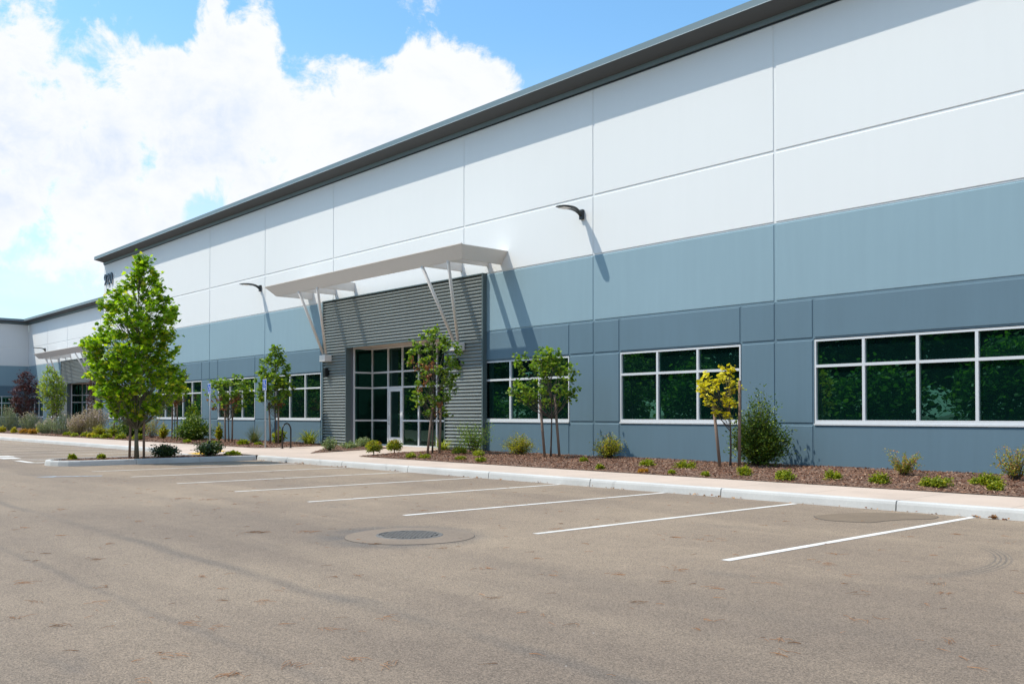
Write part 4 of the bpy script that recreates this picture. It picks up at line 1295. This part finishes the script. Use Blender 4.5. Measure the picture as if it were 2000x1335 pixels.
PL = [
 ('loose_red', -6.48, -1.77, 0.62, 0.80, 'red tipped shrub with splayed stems at the right edge below the wide window'),
 ('low', -6.53, -2.99, 0.28, 0.66, 'wide low green shrub just before the red tipped shrub at the right edge'),
 ('low', -6.08, -3.74, 0.17, 0.38, 'small low shrub at the pavement edge, rightmost of the low plants'),
 ('loose_red', -8.58, -1.7, 0.48, 0.75, 'yellow green shrub with reddish tips under the middle of the wide right window'),
 ('low', -7.08, -3.77, 0.23, 0.58, 'low spreading green shrub near the pavement in front of the red tipped shrubs'),
 ('low', -8.04, -3.81, 0.23, 0.44, 'low green shrub near the pavement, second from the right in the front row'),
 ('low', -8.99, -3.76, 0.23, 0.4, 'small bright low shrub near the pavement, third from the right in the front row'),
 ('low', -9.71, -4.1, 0.23, 0.6, 'low yellow green shrub near the pavement just right of the tall dark bush'),
 ('low', -10.77, -3.85, 0.27, 0.37, 'small bright shrub near the pavement in front of the tall dark bush'),
 ('privet', -12.38, -0.95, 1.95, 1.5, 'tall dark green bush against the wall right of the yellow tree'),
 ('low', -13.04, -2.84, 0.22, 0.58, 'low yellow green shrub left of the yellow tree stakes'),
 ('low', -14.12, -2.85, 0.22, 0.5, 'low yellow green shrub under the middle of the three pane window'),
 ('bush', -17.12, -0.97, 0.78, 0.92, 'rounded yellow green bush against the wall joint between two windows'),
 ('low', -16.51, -2.56, 0.17, 0.24, 'tiny green shrub in the mulch right of the round headed tree'),
 ('low', -14.49, -4.11, 0.14, 0.19, 'tiny green tuft at the pavement edge in front of the rounded bush'),
 ('low_orange', -13.16, -4.2, 0.08, 0.26, 'tiny orange tuft at the pavement edge'),
 ('low', -12.35, -4.2, 0.09, 0.15, 'tiny tuft at the pavement edge left of the yellow tree'),
 ('low', -11.48, -4.2, 0.1, 0.2, 'tiny pale tuft at the pavement edge below the yellow tree'),
 ('bush_y', -20.34, -1.3, 0.72, 1.05, 'yellow green bush left of the round headed tree, under the window right of the entrance'),
 ('loose', -22.98, -0.9, 0.95, 1.40, 'loose dark green shrub at the right corner of the ribbed cladding'),
 ('low', -22.23, -2.02, 0.35, 0.72, 'green shrub in front of the loose dark shrub by the cladding corner'),
 ('low', -20.92, -2.43, 0.24, 0.5, 'low shrub in the mulch between the entrance tree and the yellow green bush'),
 ('low', -19.88, -3.92, 0.13, 0.36, 'low green tuft near the pavement, right of the entrance tree'),
 ('low', -18.7, -4.1, 0.15, 0.32, 'low green tuft at the pavement edge left of the round headed tree'),
 ('low', -21.26, -4.05, 0.16, 0.38, 'low green shrub at the pavement edge right before the entrance tree'),
 ('low', -21.9, -4.1, 0.2, 0.49, 'low green shrub near the pointed end of the bed, left of the entrance tree'),
 ('strap_y', -24.6, -0.9, 0.62, 0.65, 'yellow strap leaved plant behind the entrance tree stakes'),
 ('round', -24.0, -4.0, 0.42, 0.40, 'small round shrub with orange tips at the point of the bed, nearer the kerb'),
 ('round', -24.5, -2.9, 0.40, 0.41, 'small round shrub with orange tips by the bed edge, nearer the door'),
 ('leafy', -27.95, -3.21, 0.50, 0.60, 'pale leaved shrub at the narrow point of the wedge bed between the paths'),
 ('leafy', -28.8, -1.89, 0.28, 0.85, 'low spreading pale leaved shrub in the middle of the wedge bed'),
 ('leafy', -29.55, -0.88, 0.42, 0.65, 'pale leaved shrub at the wide end of the wedge bed by the glazing'),
 ('strap', -33.3, -1.0, 0.86, 1.28, 'large flax clump with arching yellow green blades left of the ribbed cladding'),
 ('spiky', -36.9, -1.6, 0.79, 1.0, 'dark spiky shrub with wiry stems left of the nearer parking sign'),
 ('low', -35.5, -2.8, 0.25, 0.56, 'low mossy green shrub between the two parking signs'),
 ('low', -34.54, -2.6, 0.12, 0.45, 'low tuft in the mulch beside the nearer parking sign'),
 ('leafy_l', -35.47, -1.2, 0.64, 0.64, 'light green shrub behind the stakes of the tall slim tree'),
 ('loose_y', -40.66, -1.5, 0.84, 0.37, 'thin yellow green shrub right of the further parking sign'),
 ('privet', -42.82, -1.8, 1.5, 1.89, 'wide dark green bush left of the further parking sign'),
 ('upright', -44.3, -1.2, 2.15, 1.3, 'tall upright yellow green shrub in front of the window behind the wide dark bush'),
 ('dark', -28.35, -8.7, 0.43, 0.89, 'dark green bush on the kerbed island next to the sycamore'),
 ('dark', -28.30, -7.35, 0.56, 0.93, 'larger dark green bush on the kerbed island nearer the sidewalk'),
 ('low', -28.2, -6.6, 0.13, 0.55, 'low green tuft at the sidewalk end of the island'),
 ('low', -28.5, -11.35, 0.15, 0.21, 'tiny plant near the rounded nose of the island'),
 ('low', -28.6, -10.5, 0.14, 0.21, 'tiny plant on the island just left of the sycamore'),
 ('loose_y', -45.96, -2.0, 0.81, 0.66, 'yellowish shrub left of the stakes of the small tree behind the sycamore'),
 ('loose_red', -47.8, -1.9, 1.21, 1.31, 'large reddish yellow shrub seen right of the sycamore trunk'),
 ('leafy_l', -53.25, -2.0, 0.85, 0.97, 'light green shrub just left of the sycamore trunk'),
 ('privet', -52.2, -1.3, 1.72, 1.84, 'dark green bush behind the sycamore trunk'),
 ('grass_p', -57.2, -1.8, 1.87, 1.69, 'tall pinkish plume grass before the far ribbed cladding'),
 ('sage', -61.99, -2.2, 1.34, 2.11, 'broad grey green bush left of the pinkish plume grass'),
 ('grass_p', -57.9, -2.5, 1.30, 1.33, 'shorter pinkish plume grass in front of the tall one'),
 ('bush', -53.6, -2.6, 0.74, 0.85, 'olive bush right of the pinkish plume grass'),
 ('sage', -65.32, -2.2, 0.93, 1.47, 'pale grey green bush under the lime green tree'),
 ('sage', -71.85, -1.6, 1.45, 1.6, 'grey green bush right behind the purple plum tree'),
 ('sage', -78.03, -1.4, 1.95, 1.95, 'big grey green bush at the far left edge'),
 ('low_y', -73.43, -3.0, 0.47, 0.73, 'golden low plant at the far left edge'),
 ('low_y', -69.96, -3.0, 0.42, 0.63, 'golden low plant left of the plum tree trunk'),
 ('low_o', -67.51, -3.0, 0.34, 0.68, 'orange low plant right of the plum tree trunk'),
 ('low_o', -65.54, -3.0, 0.4, 0.86, 'orange low plant beside the pale grey green bush'),
 ('low_y', -68.27, -1.8, 0.69, 1.04, 'large golden shrub between the plum tree and the lime tree'),
 ('low_y', -53.38, -3.1, 0.25, 0.62, 'golden low plant at the edge of the bed below the plume grass'),
 ('low_l', -56.11, -3.2, 0.23, 0.64, 'low green groundcover left of the golden plant below the plume grass'),
 ('low_l', -54.9, -2.9, 0.29, 0.7, 'low green groundcover just behind the golden plant below the plume grass'),
 ('low_l', -50.57, -3.2, 0.3, 0.7, 'low yellow green groundcover at the bed edge left of the sycamore trunk'),
 ('low_l', -48.56, -3.2, 0.34, 0.68, 'low yellow green groundcover at the bed edge behind the sycamore trunk'),
 ('low_l', -46.11, -3.2, 0.35, 0.55, 'low yellow green groundcover at the bed edge right of the sycamore trunk'),
 ('low_l', -58.55, -2.8, 0.24, 0.73, 'low green groundcover at the foot of the broad grey green bush'),
 ('low_l', -52.0, -3.25, 0.17, 0.67, 'thin low groundcover at the bed edge right of the golden plant'),
 ('low', -40.18, -3.2, 0.16, 0.5, 'low green tuft at the bed edge below the wide dark bush'),
 ('low', -37.6, -3.2, 0.13, 0.63, 'flat green tuft at the bed edge by the further parking sign'),
]
CATS = {'low': 'shrub', 'strap': 'plant', 'grass_p': 'ornamental grass'}
for i, (k, x, y, h, w, lab) in enumerate(PL):
    z = None if y > YK + .1 else .12
    o = shrub(k, x, y, h, w, 100 + i, z)
    tag(o, lab, 'grass' if k == 'grass_p' else 'flax' if k.startswith('strap') else 'shrub')

# ------------------------------------------------------------------ mulch chips, needles, litter
def inpoly(poly, x, y):
    c = False
    for i in range(len(poly)):
        x0, y0 = poly[i]; x1, y1 = poly[i - 1]
        if (y0 > y) != (y1 > y) and x < (x1 - x0) * (y - y0) / (y1 - y0) + x0: c = not c
    return c


r = random.Random(5)
b = MB()
from mathutils import noise as mn
def chips(n, xr, yr, polys, zf, s, bumpf):
    c = 0
    while c < n:
        x = r.uniform(*xr); y = r.uniform(*yr)
        c += 1
        pol = next((p for p in polys if inpoly(p, x, y)), None)
        if pol is None: continue
        e = min(1, max(0, min_edge(pol, x, y) / 0.5))
        z = zf(x, y) + .014 + bumpf * e * (1.1 + mn.noise(Vector((x * 0.9, y * 0.9, 0))) + 0.7 * mn.noise(Vector((x * 3.1, y * 3.1, 5)))) + r.uniform(.002, .02)
        L = s * r.uniform(.5, 1.5); wd = s * r.uniform(.15, .4)
        rot = Euler((r.gauss(0, .35), r.gauss(0, .35), r.random() * 6.28)).to_matrix()
        p = Vector((x, y, z))
        vs = [p + rot @ Vector(q) for q in ((-L / 2, -wd / 2, 0), (L / 2, -wd / 3, 0), (L / 2.3, wd / 2, 0), (-L / 2.2, wd / 2.4, 0), (0, 0, .008))]
        b.add(vs, [(0, 1, 4), (1, 2, 4), (2, 3, 4), (3, 0, 4)])
chips(26000, (-25.3, 0.5), (-4.6, 0), [BEDA], gz, .055, .035)
chips(1500, (-32, -27), (-4.4, -.3), [BEDB], gz, .06, .035)
chips(9000, (-62, -32.4), (-3.6, 0), [BEDC], gz, .085, .035)
chips(1800, (-29.3, -27.5), (-12.1, -6.1), [ISL], lambda x, y: .10, .06, .03)
tag(b.build('mulch_chips', L_CHIP), 'reddish brown bark chips covering the planting beds', 'mulch', kind='stuff')

b = MB()
def needle(x, y, a, L, z=.006):
    d = Vector((math.cos(a), math.sin(a), 0)); p = Vector((x, y, z)); c = r.gauss(0, .25)
    m = p + d * L * .5 + Vector((-d.y, d.x, 0)) * L * c * .3 + Vector((0, 0, .004)); q = p + d * L
    b.tube([p, m, q], [.0016, .0014, .0008], 3, 0, False, False)
CL = [(-15.67, -13.32, 26, 0.07), (-15.14, -13.05, 26, 0.07), (-15.15, -12.26, 7, 0.035), (-14.05, -13.07, 8, 0.035), (-10.53, -14.41, 26, 0.07), (-10.19, -14.0, 26, 0.07), (-11.84, -16.36, 6, 0.035), (-10.66, -16.17, 7, 0.035), (-15.12, -15.45, 8, 0.035), (-12.96, -16.47, 9, 0.035), (-9.94, -17.08, 5, 0.035), (-9.62, -16.59, 6, 0.035), (-8.05, -17.04, 7, 0.035), (-8.02, -16.22, 8, 0.035), (-8.72, -17.52, 9, 0.035), (-7.7, -17.63, 5, 0.035), (-7.44, -17.33, 6, 0.035), (-7.2, -17.9, 7, 0.035), (-6.76, -17.72, 8, 0.035), (-6.27, -17.12, 9, 0.035), (-6.04, -17.0, 5, 0.035), (-5.49, -16.47, 6, 0.035), (-5.5, -17.48, 7, 0.035), (-4.88, -17.46, 8, 0.035), (-4.8, -17.08, 9, 0.035), (-5.06, -17.81, 5, 0.035), (-4.87, -17.37, 6, 0.035), (-6.58, -16.37, 7, 0.035), (-12.66, -15.15, 8, 0.035), (-6.68, -14.07, 9, 0.035), (-7.93, -13.59, 5, 0.035), (-7.15, -15.15, 6, 0.035), (-8.84, -13.38, 7, 0.035), (-8.71, -13.91, 8, 0.035), (-11.27, -11.44, 9, 0.035), (-5.54, -14.9, 5, 0.035), (-6.03, -13.85, 6, 0.035), (-5.5, -15.96, 7, 0.035), (-4.5, -16.61, 8, 0.035), (-4.71, -16.7, 9, 0.035), (-5.51, -12.74, 5, 0.035), (-5.06, -13.36, 6, 0.035), (-4.67, -14.18, 7, 0.035), (-5.65, -13.42, 8, 0.035), (-8.34, -11.55, 9, 0.035), (-6.9, -10.96, 5, 0.035), (-6.55, -10.99, 6, 0.035), (-6.87, -11.01, 7, 0.035), (-4.94, -10.82, 8, 0.035), (-4.72, -11.47, 9, 0.035), (-4.24, -11.88, 5, 0.035), (-4.49, -12.76, 6, 0.035), (-4.65, -13.29, 7, 0.035), (-3.51, -11.72, 8, 0.035), (-3.24, -12.12, 9, 0.035), (-3.71, -12.54, 5, 0.035), (-3.29, -13.52, 6, 0.035), (-2.56, -13.68, 7, 0.035), (-3.08, -14.74, 8, 0.035), (-3.35, -14.43, 9, 0.035), (-3.96, -14.34, 5, 0.035), (-5.42, -12.85, 6, 0.035), (-4.78, -8.27, 7, 0.035)]
for (x, y, n_, sp) in CL:
    a0 = r.random() * 6.28
    for k in range(n_):
        needle(x + r.gauss(0, sp), y + r.gauss(0, sp), a0 + r.gauss(0, .5), r.uniform(.05, .12))
for k in range(500):
    x = r.uniform(-22, 0); y = r.uniform(-19, -7)
    a0 = r.random() * 6.28
    for q in range(r.choice((1, 1, 2, 3))): needle(x, y, a0 + r.gauss(0, .3), r.uniform(.05, .12))
tag(b.build('pine_needles', L_NEED), 'reddish dry pine needles scattered over the asphalt', 'pine needles', kind='stuff')

b = MB()
def litter(x, y, n_, sp, s=.05, z=.01):
    for k in range(n_):
        add_leaf(b, Vector((x + r.gauss(0, sp), y + r.gauss(0, sp * .25), z + r.random() * .02)), s * r.uniform(.5, 1.2), LOBED, .9, r)
litter(-5.42, YK - .07, 14, .16, .05); litter(-5.2, YK - .05, 9, .05, .07, .03)
for k in range(60):
    litter(r.uniform(-30, 0), YK - .05, r.choice((1, 2, 5)), .12, .04)
litter(-22.2, YK - .06, 12, .12, .06); litter(-24.6, YK - .05, 10, .1, .06)
tag(b.build('leaf_litter', L_LITT), 'dry brown leaves gathered along the foot of the kerb', 'leaves', kind='stuff')

# ------------------------------------------------------------------ trees across the lot (seen in the glass)
def far_tree_mesh(seed, h, w, lo=.3):
    r = random.Random(seed); cb, wb = MB(), MB()
    wb.tube([(0, 0, 0), (.1, 0, h * .4), (0, .1, h * .8)], [.25, .16, .05], 8)
    for c in range(115):
        z = h * (lo + (.98 - lo) * r.random() ** .8); f = (z / h - lo) / (.98 - lo)
        rad = w / 2 * math.sin(math.pi * min(1, .18 + f * .80)) ** .7
        a = r.random() * 6.283; q = r.random() ** .4
        P = Vector((rad * q * math.cos(a), rad * q * math.sin(a), z))
        wb.tube([(0, 0, max(.6, z * .6)), P], [.03, .006], 4, cap=False)
        for k in range(26 if h > 5 else 60):
            p = P + Vector((r.gauss(0, 1), r.gauss(0, 1), r.gauss(0, .8))) * .48
            add_leaf(cb, p, r.uniform(.3, .6) if h > 5 else r.uniform(.14, .28), HEART, .4, r)
    return cb, wb


protos = []
for sd, (h, w) in ((31, (11.5, 9.0)), (32, (13.5, 9.5)), (33, (9.0, 8.5)), (34, (4.6, 5.5)), (35, (3.6, 5.0))):
    cb, wb = far_tree_mesh(sd, h, w, .3 if h > 5 else .03)
    protos.append((cb, wb))
rt = random.Random(9)
meshes = []
for cb, wb in protos:
    c = cb.build('crown', L_FAR if len(meshes) < 3 else L_FARB); w = wb.build('trunk', BARK)
    meshes.append((c.data, w.data)); bpy.data.objects.remove(c); bpy.data.objects.remove(w)
xx = 22.0; i = 0
while xx > -165:
    k = rt.choice((0, 1, 2, 1))
    tt = thing('roadside_tree', 'leafy green tree across the lot reflected in the dark window glass', 'tree', (xx, -43 + rt.uniform(-2.5, 2.0), 0), rt.random() * 6.28, 'trees across the parking lot')
    if -62 < xx < -48: k = 2
    for nm, me in zip(('crown', 'trunk'), meshes[k]):
        o = bpy.data.objects.new(nm, me); COL.objects.link(o); o.parent = tt
    sc = rt.uniform(.85, 1.15); tt.scale = (sc, sc, sc)
    xx -= rt.uniform(5.5, 7.5); i += 1
xx = 26.0
while xx > -215:
    if rt.random() < .3: xx -= 4
    tt = thing('roadside_tree', 'leafy green tree across the lot reflected in the dark window glass', 'tree', (xx, -50 + rt.uniform(-3, 3.0), 0), rt.random() * 6.28, 'trees across the parking lot')
    for nm, me in zip(('crown', 'trunk'), meshes[rt.choice((0, 1, 1))]):
        o = bpy.data.objects.new(nm, me); COL.objects.link(o); o.parent = tt
    sc = rt.uniform(.95, 1.2); tt.scale = (sc, sc, sc)
    xx -= rt.uniform(5.5, 7.5)
xx = 20.0
while xx > -150:
    tt = thing('roadside_bush', 'sunlit green bush across the lot mirrored in the lower window panes', 'bush', (xx, -34.5 + rt.uniform(-1.2, 1.2), 0), rt.random() * 6.28, 'bushes across the parking lot')
    for nm, me in zip(('crown', 'trunk'), meshes[rt.choice((3, 4))]):
        o = bpy.data.objects.new(nm, me); COL.objects.link(o); o.parent = tt
    sc = rt.uniform(.75, 1.15); tt.scale = (sc, sc, sc)
    xx -= rt.uniform(3.5, 8.5)
